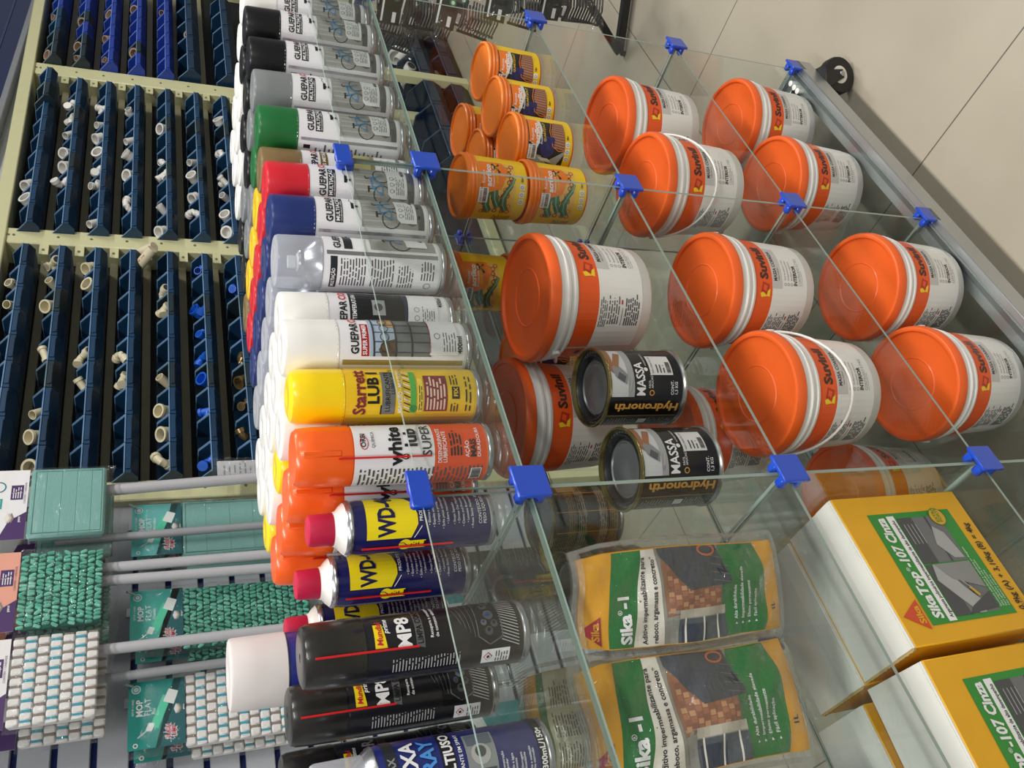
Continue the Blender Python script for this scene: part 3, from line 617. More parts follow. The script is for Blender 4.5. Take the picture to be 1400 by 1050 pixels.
def mp(kind):
    r = thing('spray_can'); K = M('17171b', .28, coat=.4); can_body(K, .0292, .158, par=r)
    b = MB(); b.lathe([(.0294, .157), (.0298, .158), (.0292, .190), (.0285, .204), (.0265, .209), (.023, .2105), (.004, .2105), (.003, .2095), (0, .2095)], M('23221f', .3, coat=.3), 40); b.build('cap', r, label='glossy black cap with rounded rim')
    b = MB(); a = Art(b, cyl(lambda t: .0292, .0292), .005); CH = M('8f9296', .25, .9); YL = M('f2d416', .4)
    a.poly([(-.004, .1385), (.018, .1415), (.018, .1495), (-.004, .1495)], YL, 2); a.text('Mundial', -.002, .1425, .0050, REDT, 3, .03, sh=.15); a.text('prime', .008, .1365, .0045, WHITE, 3, .02, sh=.2)
    if kind == 'MP8':
        a.text('MP8', -.0065, .1165, .0125, WHITE, 3, .03, xs=.95); a.poly([(-.0075, .104), (.035, .104), (.035, .112), (-.0055, .112)], CH, 2); a.text('LIMPA CONTATO', -.004, .1055, .0052, KK, 3, .02, width=.05)
        a.text('Recupera a condutividade', .0, .0955, .003, WHITE, 3, .01); a.text('de contatos elétricos', .0, .0905, .003, WHITE, 3, .01)
    else:
        a.text('BORRACHA', -.0065, .1165, .0125, M('9a9ca0', .3), 3, .03, xs=.8); a.rect(-.0055, .104, .035, .112, M('4d5054', .3), 2); a.text('PNEU PRETO', -.004, .1055, .0052, KK, 3, .02, width=.036); a.text('Atividade de', .0, .0955, .003, WHITE, 3, .01); a.text('redutora', .0, .0905, .003, WHITE, 3, .01)
    # chrome picture at the foot of the label
    a.rect(-.016, .012, .05, .062, M('0d0d0f', .3), 1)
    for i in range(26): a.poly([(-.016+i*.003, .0125), (-.015+i*.003, .0125), (-.008+i*.003, .030), (-.009+i*.003, .030)], M('c9cacd', .3, .5), 2)
    a.poly([(-.006, .030), (.044, .030), (.048, .040), (.04, .052), (-.004, .052), (-.012, .042)], KK, 3); a.stroke([(-.012, .042), (-.004, .053), (.04, .053)], .0012, CH, 4); a.stroke([(-.012, .042), (-.006, .029), (.044, .029)], .0012, CH, 4)
    for i, (u, v, q) in enumerate(((.0, .042, .004), (.008, .046, .003), (.006, .036, .0035), (.015, .04, .005), (.026, .042, .004), (.034, .038, .005))): a.disc(u, v, q, CH if i % 2 else DGREY, 4); a.disc(u+.001, v, q*.45, M('1f3f7a', .3) if i in (1, 3) else KK, 5)
    for i in range(4): a.stroke([(-.004+i*.004, .056+i*.004), (.04, .060+i*.006)], .0006, CH, 3)
    a.rect(-.031, .022, -.0165, .05, LG, 4); q = (-.0235, .044); a.poly([(q[0], q[1]-.0045), (q[0]+.0045, q[1]), (q[0], q[1]+.0045), (q[0]-.0045, q[1])], REDT, 5); a.poly([(q[0], q[1]-.0036), (q[0]+.0036, q[1]), (q[0], q[1]+.0036), (q[0]-.0036, q[1])], WHITE, 6); a.disc(*q, .0015, KK, 7); a.lines(-.030, .0235, -.018, .037, 5, MICRO, 5, .4, 4)
    a.lines(-.0275, .07, -.0145, .135, 22, M('a9a9ad', .5), 2, .35, 3, ragged=.1)
    b.build('label', r); MB().tube([(-.006, -.0305, .110), (-.006, -.0312, .160), (-.006, -.0308, .202)], .0011, M('cf1f24', .3), 6).build('straw', r, label='thin red straw')
    return r
def maxa():
    r = thing('spray_can'); N = M('1f2a6e', .28, coat=.4); can_body(N, .032, .158, par=r); cap_shape(CLEARCAP, .0265, .160, .05, .004, par=r, label='cloudy translucent cap')
    MB().lathe([(.006, .166), (.006, .186), (.0085, .186), (.0085, .196), (0, .196)], WHITE, 14).build('nozzle', r)
    b = MB(); a = Art(b, cyl(lambda t: .032, .032), .005); LB = M('4a8fd8', .4); W2 = .032*pi*.95
    a.rect(-W2, .142, W2, .152, M('2a2c30', .4), 1); a.text('DESENGRAX', -.03, .144, .006, M('8b8d92', .4), 2, .03)
    a.text('MAXA', -.018, .126, .0125, WHITE, 3, .03, xs=1); a.text('SPRAY', -.014, .1095, .0125, LB, 3, .03, xs=.9); a.rect(-.02, .092, .04, .104, KK, 2); a.text('MULTIUSO', -.016, .0935, .0085, WHITE, 3, .035, xs=.9); a.text('LUBRIFICANTE EM SPRAY', -.018, .0855, .0032, WHITE, 3, .01)
    a.rect(-.020, .055, .03, .082, M('9fa3a8', .35, .5), 2); a.rect(-.018, .057, -.002, .080, M('3b4350', .4), 3); a.disc(.010, .069, .009, M('d6d9dc', .3, .7), 3); a.disc(.012, .069, .005, DGREY, 4); a.rect(.018, .057, .029, .08, M('59636f', .4), 3)
    for i in range(4):
        y = .046-i*.0085; a.poly([(-.020, y), (-.0145, y), (-.0145, y+.0058), (-.020, y+.0058)], LB, 2); a.stroke([(-.0185, y+.003), (-.016, y+.003)], .0007, WHITE, 3); a.stroke([(-.0172, y+.0016), (-.0172, y+.0044)], .0007, WHITE, 3)
        a.text(('Alta penetração', 'Repele a água', 'Antiferrugem', 'Evita a oxidação')[i], -.0125, y+.0034, .0023, WHITE, 3, .01); a.text(('Alto poder', 'Resistente', 'Antioxidante', 'Evita corrosão')[i], -.0125, y+.0003, .0023, WHITE, 3, .01)
    a.rect(-W2, .0075, W2, .0155, KK, 1); a.text('300mL/150g', -.012, .0092, .0052, WHITE, 2, .03)
    a.lines(-.05, .03, -.028, .13, 20, M('8d93c0', .5), 2, .35, 3)
    b.build('label', r); return r
def big_white():
    r = thing('spray_can'); N = M('232a78', .28, coat=.4); rr = .036; can_body(N, rr, .205, par=r); cap_shape(M('dbd5d3', .4), .0372, .205, .055, .003, par=r, label='wide milky white cap')
    b = MB(); a = Art(b, cyl(lambda t: rr, rr), .005); a.rect(-.07, .168, .07, .172, M('d09a2a', .35), 1); a.poly([(-.07, .13), (.07, .13), (.07, .168), (-.07, .168)], M('c9cbe0', .35), 1)
    a.text('REMOVEDOR', -.02, .146, .014, N, 3, .04, sh=.2, width=.075); a.text('PARAFUSOS', -.01, .134, .0065, N, 3, .03); a.rect(-.07, .085, .07, .13, M('8d3038', .4), 1)
    a.disc(.01, .106, .012, M('c9553a', .4), 2); a.disc(.03, .110, .010, M('d8b04a', .4), 2); a.disc(.022, .1, .008, M('4f5560', .4), 3); a.lines(-.02, .02, .04, .08, 12, WHITE, 2, .3, 4)
    b.build('label', r); return r
proto = {}
def place_spray(key, mk, x, y, lab, group=None, rz=0, z=L1+.0005):
    if key not in proto: r = proto[key] = mk(); r.location = (x, y, z); r.rotation_euler = (0, 0, face(rz, x, y)); tag(r, lab, 'spray can', group); return r
    return dup(proto[key], (x, y, z), face(rz, x, y), lab, group or '')
BACK = ['', 'second in its column', 'third in its column', 'fourth in its column', 'fifth in its column']
WC, BC, GC, GR, GO, YE, RE, BU = 'ecebe8', '0c0d0e', '7d8183', '1c6a35', '7e6844', 'e8bf1e', 'cf2130', '20306e'
CN = {WC: 'white', BC: 'black', GC: 'grey', GR: 'green', GO: 'bronze brown', YE: 'yellow', RE: 'red', BU: 'navy', 'clear': 'clear'}
COLS = [ # x of the front can, how the column is named, kinds and cap colours front to back
 (1.388, 'the far-end white column', [(WC, 'multi')]*5), (1.317, 'the first black-capped column', [(BC, 'multi'), (BC, 'multi'), (WC, 'multi'), (WC, 'multi'), (WC, 'multi')]),
 (1.226, 'the column led by the nearer black cap', [(BC, 'multi'), (BC, 'multi'), (BC, 'multi'), (WC, 'multi'), (WC, 'multi')]), (1.133, 'the grey-capped column', [(GC, 'multi'), (GC, 'multi'), (BC, 'multi'), (GC, 'multi'), (BC, 'multi')]),
 (1.044, 'the green-capped column', [(GR, 'multi'), (GR, 'multi'), (GC, 'multi'), (GC, 'multi'), (BC, 'multi')]), (.974, 'the bronze-led column', [(GO, 'gold'), (YE, 'multi'), (YE, 'multi'), (YE, 'multi'), (GO, 'gold')]),
 (.911, 'the red-capped column', [(RE, 'multi')]*5), (.843, 'the navy-capped column', [(BU, 'multi')]*5), (.766, 'the clear-capped column', [('clear', 'back')]*5),
 (.693, 'the white-capped column beside the clear one', [(WC, 'heat')]*5), (.628, 'the tall white primer column', [(WC, 'primer')]*5)]
for x, nm, ks in COLS:
    for j, (cc, kd) in enumerate(ks):
        y = .662+.0665*j+(.022 if ks[0][1] in ('gold', 'heat') else 0)
        y += random.uniform(-.002, .002); tall = .056 if kd == 'primer' else .052
        lab = (f'{CN[cc]}-capped can at the glass lip leading {nm}' if j == 0 else f'{CN[cc]}-capped can, {ORD[j]} from the lip in {nm}')
        x2 = x+(.003 if j % 2 else 0)
        place_spray((cc, kd), (lambda cc=cc, kd=kd, tall=tall: spray(cc, kd, tall)), x2, y, lab, 'paint spray cans on the top glass shelf', {'multi': -.44, 'primer': -.30, 'gold': -.45, 'heat': -.50, 'back': -.86}[kd]-face(0, x2, y)+random.uniform(-.07, .07)+(.28 if j == 0 and x in (1.226, 1.044, .843) else 0))
for j in (1, 3): place_spray((WC, 'primer'), None, .567+.004, .670+.064*j, f'white-capped can, {ORD[j]} from the lip behind the front yellow one', 'paint spray cans on the top glass shelf', .1)
for j in (0, 2, 4): place_spray('ly', lub_yellow, .567+(.004 if j % 2 else 0), .670+.064*j, ('yellow lubricant can at the glass lip, yellow dome cap' if j == 0 else f'yellow-capped lubricant can, {ORD[j]} from the glass lip behind the front yellow one'), 'yellow lubricant cans', 0.0)
for j in range(4): place_spray('lo', lub_orange, .500-.0*j, .684+.0655*j, ('orange and white lubricant can with red straw at the glass lip' if j == 0 else f'orange-capped lubricant can, {ORD[j]} from the glass lip behind the front orange one'), 'orange lubricant cans', 0.1)
for j in range(3): place_spray('wd', wd, .440-.002*j, .724+.105*j, ('navy and yellow can with crimson cap nearest the glass lip', 'navy and yellow crimson-capped can, middle of the three in line', 'navy and yellow crimson-capped can, rearmost of three, half hidden')[j], 'navy and yellow lubricant cans', (0, .1, .2)[j])
place_spray('mp8', lambda: mp('MP8'), .312, .725, 'glossy black can with red straw and white lettering at the glass lip', 'black contact cleaner cans', .12)
place_spray('mp8', None, .303, .837, 'glossy black can directly behind the front black can with red straw', 'black contact cleaner cans', .1)
place_spray('bor', lambda: mp('BOR'), .270, .93, 'black can with grey lettering, rearmost of the black cans')
place_spray('maxa', maxa, .202, .750, 'navy blue can with cloudy translucent cap at the corner of the shelf')
place_spray('maxa', None, .205, .86, 'navy blue can with cloudy cap behind the similar corner can')
place_spray('bw', big_white, .365, .868, 'tall navy can with very wide white cap standing above the others')
# ---- putty buckets
def bucket(bail):
    r = thing('putty_bucket'); PW_ = M('e2e1dd', .38, sss=0, var=.02)
    rf = lambda t: .0765+(.0835-.0765)*min(1, max(0, t)/.125)
    b = MB(); b.lathe([(.060, .003), (.070, 0), (.0745, .001), (.0765, .004), (rf(.122), .122), (.0865, .1225), (.0872, .126), (.0850, .1275), (.0848, .133), (.0885, .1335), (.0892, .137), (.0868, .139), (.0865, .144), (.088, .1445), (.0885, .150), (.08, .151)], PW_, 64); b.build('bucket_body', r)
    b = MB(); b.lathe([(.0885, .1485), (.0908, .149), (.0912, .152), (.0905, .160), (.0885, .1635), (.0855, .1645), (.0825, .1635), (.0810, .1595), (.079, .1585), (.042, .1588), (.0405, .1600), (.039, .1588), (.0, .1590)], OR, 64); b.build('lid', r)
    b = MB(); a = Art(b, cyl(lambda t: rf(t)+.0001, .08), .009); OB = M('ea5a1c', .4); BW = M('e6e5e1', .38, var=.02); BRN = M('3b2320', .4); W2 = .08*pi*.96
    a.rect(-.118, .088, .112, .120, OB, 1); a.rect(-.118, .018, .112, .088, BW, 1); a.rect(-.24, .088, -.122, .120, OB, 1)
    a.poly([(-.010, .0975), (.004, .0935), (.008, .1065), (-.006, .1105)], M('b5301e', .4), 2); a.poly([(-.006, .1005), (.002, .0985), (.0045, .105), (-.003, .107)], OB, 3)
    a.poly([(-.013, .098), (-.007, .1065), (-.009, .112), (-.0145, .1095)], M('f5d22a', .4), 3); a.poly([(-.014, .0935), (-.002, .0925), (-.005, .0975), (-.0125, .0995)], M('f5d22a', .4), 3)
    a.text('Suvinil', .012, .0965, .0145, BRN, 3, .04, width=.056)
    a.rect(-.001, .068, .07, .0875, M('c4c3c1', .4), 2); a.text('MASSA CORRIDA', .010, .0785, .0062, BRN, 3, .02, width=.052); a.text('PARA PAREDES', .012, .0735, .002, BRN, 3, .0)
    for i in range(3):
        x, y = .006, .0625-i*.0065; a.ring(x, y, .0021, .0005, MICRO, 3, 7); a.text(('Fácil de aplicar e lixar', 'Acabamento perfeito', 'Excelente cobertura')[i], x+.006, y-.0014, .0028, MICRO, 3, 0)
    a.text('INTERIOR', .004, .0385, .0066, BRN, 3, .03, width=.034); a.text('CONTEÚDO 5,7 KG', .004, .0300, .0056, M('6b6967', .4), 3, -.012, width=.048); a.stroke([(.004, .0278), (.03, .0278)], .0004, MICRO, 3)
    a.lines(-.082, .074, -.040, .086, 4, MICRO, 3, .4, 3); a.lines(-.078, .054, -.036, .073, 5, MICRO, 3, .4, 4); a.rect(-.05, .050, -.044, .0525, REDT, 3)
    a.lines(-.08, .022, -.034, .046, 7, MICRO, 3, .55, 5); a.stroke([(-.08, .05), (-.055, .05)], .0008, MICRO, 3)
    a.ring(-.073, .062, .003, .0006, MICRO, 4, 8)
    a.rect(-.138, .094, -.128, .1005, KK, 3); a.lines(-.19, .03, -.15, .08, 9, MICRO, 2, .4, 8)
    b.build('label', r)
    b = MB()
    if bail:
        b.tube([(.0895*cos(p), -.0925*sin(p), .134-.062*sin(p)) for p in [pi*i/24 for i in range(25)]], .0018, M('e8e7e3', .35), 8)
    else:
        b.tube([(.0895*cos(p), .0925*sin(p), .134-.045*sin(p)) for p in [pi*i/24 for i in range(25)]], .0018, M('e8e7e3', .35), 8)
    for sx in (-1, 1): b.lathe([(0, -.003), (.006, -.003), (.006, .003), (0, .003)], M('e8e7e3', .35), 12, M4=Matrix.Translation((sx*.0895, 0, .134)) @ Matrix.Rotation(pi/2, 4, 'Y'))
    b.build('bail_handle', r); return r
BK = {}
def put_bucket(bail, x, y, z, rz, lab):
    if bail not in BK: r = BK[bail] = bucket(bail); r.location = (x, y, z+.0005); r.rotation_euler = (0, 0, face(rz, x, y)); tag(r, lab, 'bucket', 'orange-lidded putty buckets'); return
    dup(BK[bail], (x, y, z+.0005), face(rz, x, y), lab)
for bail, x, y, z, rz, lab in (
 (0, 1.287, .728, L3, .45, 'orange-lidded white putty bucket on the second shelf from the bottom, farthest right'),
 (1, 1.094, .722, L3, .15, 'putty bucket with white bail hanging in front, behind the middle-column blue clips'),
 (0, .830, .728, L3, .12, 'putty bucket on the second lowest shelf, farther one of the nearer middle compartment'),
 (1, .622, .735, L3, .0, 'large-looking putty bucket with bail across its label, left of the tilted blue corner clip'),
 (0, 1.334, .714, L4, .2, 'putty bucket on the bottom shelf nearest the aluminium corner and caster'),
 (0, 1.136, .718, L4, .2, 'putty bucket on the bottom shelf, left neighbour of the one by the corner'),
 (0, .826, .700, L4, .15, 'bottom shelf putty bucket in the middle compartment, farther of the two at the front'),
 (0, .632, .725, L4, .05, 'bottom shelf putty bucket closest to the camera, cut by the photo edge'),
 (0, .800, .732, L2, .58, 'putty bucket turned sideways on the upper shelf behind the black cans'),
 (0, .722, .905, L2, .0, 'putty bucket dimly seen through glass behind the sideways turned bucket'),
 (0, .715, .955, L3, .3, 'putty bucket in the rear row below the black cans'),
 (0, .585, .965, L4, .6, 'putty bucket at the back of the bottom shelf behind the large yellow box')):
    put_bucket(bail, x, y, z, rz, lab)
# ---- grout tubs with art labels
def tub(kind):
    r = thing('grout_tub'); TO = M('f07c1e', .38, coat=.15); rf = lambda t: .0455+.0035*t/.1
    b = MB(); b.lathe([(.036, .002), (.043, 0), (.0455, .003), (rf(.09), .09), (.047, .095)], M('e07a22', .4), 48); b.build('tub_body', r)
    b = MB(); b.lathe([(.0485, .085), (.0500, .0855), (.0505, .0885), (.0495, .090), (.0512, .0915), (.0518, .0945), (.0505, .0965), (.0515, .098), (.0515, .1015), (.0498, .1035), (.0478, .104), (.0462, .1025), (.0455, .1005), (.012, .1008), (0, .1008)], TO, 56); b.build('lid', r)
    b = MB(); a = Art(b, cyl(rf, .047), .006, win=(-.14, 0, .14, .09)); YL = M('f2c918', .4); DK = M('1c1a20', .45); OG = M('ef7d24', .4); TL = M('2f7a5c', .45); WB = M('d9d8d4', .4); WN = M('7b2330', .45)
    a.rect(-.14, .004, .14, .085, YL, 0)
    if kind == 'floral':
        a.rect(-.034, .024, .050, .0848, M('e8b85a', .45), 1)
        R = random.Random(5)
        for i in range(34):
            x, y = -.032+R.random()*.078, .028+R.random()*.052; a.ring(x, y, .0035, .0014, (WN, M('b5342a', .45), M('d86a1e', .45), DK)[i % 4], 2, 8)
        for (x0, y0, k) in ((-.032, .062, 1), (-.030, .034, .9), (-.024, .048, 1.1)):
            pts = [(x0+.012*i*k, y0+.010*sin(i*.9)*k) for i in range(6)]
            for i in range(5): a.stroke([pts[i], pts[i+1]], (.011, .012, .010, .007, .004)[i], TL, 3); a.stroke([pts[i], pts[i+1]], .0012, M('8fc3a0', .45), 4); a.stroke([(pts[i][0], pts[i][1]+.0055), (pts[i+1][0], pts[i+1][1]+.004)], .0008, DK, 4)
        a.poly([(.0, .066), (.004, .0835), (.048, .0835), (.050, .045), (.036, .036), (.006, .048)], OG, 5)
        a.stroke([(.03, .050), (.045, .062)], .004, M('4a2318', .4), 6); a.stroke([(.034, .062), (.045, .050)], .003, M('4a2318', .4), 6)
    else:
        a.rect(-.024, .018, .05, .0848, DK, 1); a.poly([(-.024, .046), (-.010, .060), (-.006, .083), (-.024, .083)], M('8fa0b4', .4), 2); a.poly([(-.024, .028), (-.004, .018), (.0, .018), (-.02, .05)], M('9aa3ae', .4), 2); a.poly([(-.02, .038), (-.014, .046), (-.012, .066), (-.018, .058)], WB, 3)
        for i in range(5): a.disc(.004+i*.003, .05-i*.002, .017-i*.003, (M('2b2a6a', .5), M('24235a', .5))[i % 2], 3+i, ry=.013-i*.002)
        a.poly([(.002, .068), (.010, .0835), (.05, .0835), (.05, .060), (.03, .058)], WB, 3); a.poly([(.006, .072), (.012, .0835), (.05, .0835), (.05, .066), (.03, .063)], OG, 4)
        a.poly([(.0, .018), (.05, .018), (.05, .036), (.03, .044), (.006, .038)], M('8a5a44', .5), 5)
        for i in range(11): a.stroke([(.002+i*.0045, .019), (.005+i*.0042, .038+.004*sin(i*.3))], .0008, M('c39a80', .5), 6)
        a.stroke([(0, .018), (.0, .030), (.006, .041), (.03, .046), (.05, .040)], .0012, OG, 7)
    a.text('Rejunte', .012, .0755, .0045, WHITE, 6, .01); a.text('acrílico', .008, .0650, .0085, WHITE, 6, .035); a.text('Pronto para uso', .008, .0595, .0036, WHITE, 6, .015); a.text('QUARTZOLIT', .012, .0535, .0038, YL, 6, .01)
    a.rect(-.016, .069, .006, .0845, WHITE, 7); a.barcode(-.0145, .0715, .0045, .0775, KK, 8); a.text('REJUNTE ACR', -.014, .0795, .0028, KK, 8, .0)
    for i in range(3): a.poly([(-.016+i*.0115, .0085), (-.0075+i*.0115, .0085), (-.0075+i*.0115, .0165), (-.016+i*.0115, .0165)], WHITE, 2); a.ring(-.012+i*.0115, .0125, .0024, .0007, MICRO, 3, 6)
    a.text('1kg', .0185, .0105, .004, KK, 3, .03); a.lines(-.07, .02, -.038, .05, 8, MICRO, 2, .4, 3)
    b.build('label', r); return r
TB = {}
def put_tub(kind, x, y, z, rz, lab, grp='orange-lidded grout tubs'):
    if kind not in TB: r = TB[kind] = tub(kind); r.location = (x, y, z); r.rotation_euler = (0, 0, face(rz, x, y)); tag(r, lab, 'tub', grp)
    else: dup(TB[kind], (x, y, z), face(rz, x, y), lab)
z0 = L2+.0005
for k, x, y, z, rz, lab in (('blue', 1.355, .694, z0, -.1, 'orange-lidded grout tub with dark blue art label, farthest right at the front'), ('blue', 1.257, .704, z0, -.1, 'grout tub with dark blue art label, middle of the front three'), ('blue', 1.148, .706, z0, -.05, 'grout tub with dark blue art label beside the stacked floral pair'),
 ('floral', 1.047, .728, z0, -.1, 'floral grout tub carrying another tub on its lid'), ('floral', 1.047, .728, z0+.1042, -.1, 'floral grout tub stacked on top of its twin'), ('blue', 1.375, .83, z0, -.3, 'grout tub behind the two rightmost ones, only its lid seen'), ('blue', 1.262, .812, z0, .2, 'grout tub behind the middle of the front three, mostly lid'),
 ('floral', .985, .872, z0, -.3, 'dim floral grout tub under a second one behind the sideways bucket'), ('floral', .985, .872, z0+.1042, -.3, 'upper dim floral grout tub behind the sideways bucket'), ('blue', .868, .93, z0, -.1, 'dim grout tub deep behind the sideways bucket')):
    put_tub(k, x, y, z, rz, lab)
# ---- small tins of putty
def tin(kind):
    r = thing('putty_tin'); TN = M('8f8556', .25, .9); K = M('151517', .3, coat=.35); R0 = .0497; G = M('d8a04a', .4)
    body = K if kind == 'dark' else M('4a3d26', .4)
    b = MB(); b.lathe([(.0465, .002, M('a9aaa8', .25, .9)), (.0485, 0), (.0515, .0005), (.0518, .003), (.0505, .0048), (R0, .006, body), (R0, .1125)], body, 56, caps=False); b.build('tin_body', r)
    ST = M('3e4043', .3, .6); S2 = M('7d8083', .32, .6)
    b = MB(); b.lathe([(R0, .1125), (.0515, .1135), (.0525, .116), (.0515, .1185), (.0495, .1185), (.0485, .115), (.0475, .1125, ST), (.0445, .1122), (.0435, .1145), (.0415, .1148), (.040, .112), (.0385, .1075), (.0365, .1072, S2), (.0355, .1095), (.0335, .1098), (.032, .108), (.02, .1078), (.018, .1084), (0, .1084)], TN, 56, caps=False)
    for i in range(40):
        t = 2*pi*i/40; b.tube([(.0448*cos(t), .0448*sin(t), .1122), (.0470*cos(t), .0470*sin(t), .1124)], .0007, S2, 4)
    b.build('tin_lid', r, label='pressed metal lid with brassy rim')
    b = MB(); a = Art(b, cyl(lambda t: R0, R0), .006)
    if kind == 'dark':
        a.rect(-.012, .079, .062, .112, M('c9ccce', .4), 1); a.rect(-.012, .079, .062, .088, M('a3a6a9', .4), 2)
        sk = M('9a6a48', .5); a.poly([(.018, .1075), (.06, .104), (.062, .112), (.022, .1125)], sk, 3)
        a.poly([(.004, .0905), (.016, .088), (.030, .1), (.026, .110), (.014, .106)], M('8d9196', .3, .4), 4); a.poly([(.006, .094), (.014, .091), (.02, .100), (.012, .104)], M('55585c', .4), 5); a.stroke([(-.005, .0865), (.014, .0825)], .0028, M('b9bcbf', .2, .8), 6); a.poly([(.026, .100), (.05, .090), (.052, .098), (.03, .108)], sk, 4)
        a.text('MASSA', -.011, .0635, .0125, WHITE, 3, .022, width=.046); a.ring(-.007, .0535, .0032, .0012, G, 3); a.text('FÁCIL', -.001, .0555, .0028, WHITE, 3, .01); a.text('APLICAÇÃO', -.001, .0515, .0028, WHITE, 3, .01); a.disc(.024, .0595, .0028, WHITE, 3)
        a.text('ACABAMENTO', .029, .0575, .0024, WHITE, 3, .0)
        a.poly([(.016, .020), (.046, .020), (.046, .054), (.016, .054)], M('dcdcdc', .4), 4); a.text('MASSA CORRIDA PVA 1,3KG', .018, .0485, .0026, KK, 5, .0, width=.026); a.lines(.019, .03, .032, .045, 3, MICRO, 5, .4, 3); a.barcode(.019, .022, .036, .0285, KK, 5)
        a.text('CONT.', -.010, .0205, .0042, WHITE, 3, .02); a.text('1,3 KG', -.010, .0145, .0042, WHITE, 3, .02)
        a.text('Hydronorth', -.0215, .010, .0105, G, 3, .035, rot=pi/2, width=.095)
        a.stroke([(-.040, .009), (-.040, .112)], .0006, G, 3); a.lines(-.070, .012, -.044, .108, 24, M('8e8c84', .5), 3, .35, 6, ragged=.15); a.rect(-.056, .05, -.046, .062, WHITE, 4)
    else:
        for i, c in enumerate(('8a6a34', '9b9282', '3b3428', '9b9282', '8a6a34', '3b3428')): a.rect(-.13, .010+i*.017, .13, .0235+i*.017, M(c, .4, .2), 1)
        for k in range(-4, 4): a.lines(k*.03, .012, k*.03+.024, .108, 26, M('2a2620', .5), 3, .4, k+9, ragged=.3)
        for k in range(-4, 4): a.stroke([(k*.03-.003, .010), (k*.03-.003, .11)], .0009, G, 3)
        a.rect(.03, .07, .05, .1, M('b9a48c', .5), 4)
    b.build('label', r); return r
t1 = tin('dark'); t1.location = (.634, .734, z0); t1.rotation_euler = (0, 0, face(0, .634, .734)); tag(t1, 'black putty tin in front of the sideways bucket, the farther of the two black tins', 'tin', 'black putty tins')
dup(t1, (.508, .742, z0), face(.05, .508, .742), 'black putty tin beside the glass divider, the nearer of the two black tins')
t2 = tin('back'); t2.location = (.592, .985, z0); t2.rotation_euler = (0, 0, face(.2, .592, .985)); tag(t2, 'brown-printed tin with its back label turned out, rear of the shelf', 'tin', 'brown-printed tins')
dup(t2, (.472, .975, z0), face(1, .472, .975), 'brown-printed tin behind the upper yellow pouch, mostly its lid seen')
dup(t1, (.10, .60+.3, L4+.0005), face(2, .1, .9), 'black putty tin on the bottom shelf beyond the large yellow box, its round lid seen')
dup(t1, (.245, .80, L4+.0005), face(2, .245, .8), 'black putty tin on the bottom shelf below the large yellow box, lid seen')
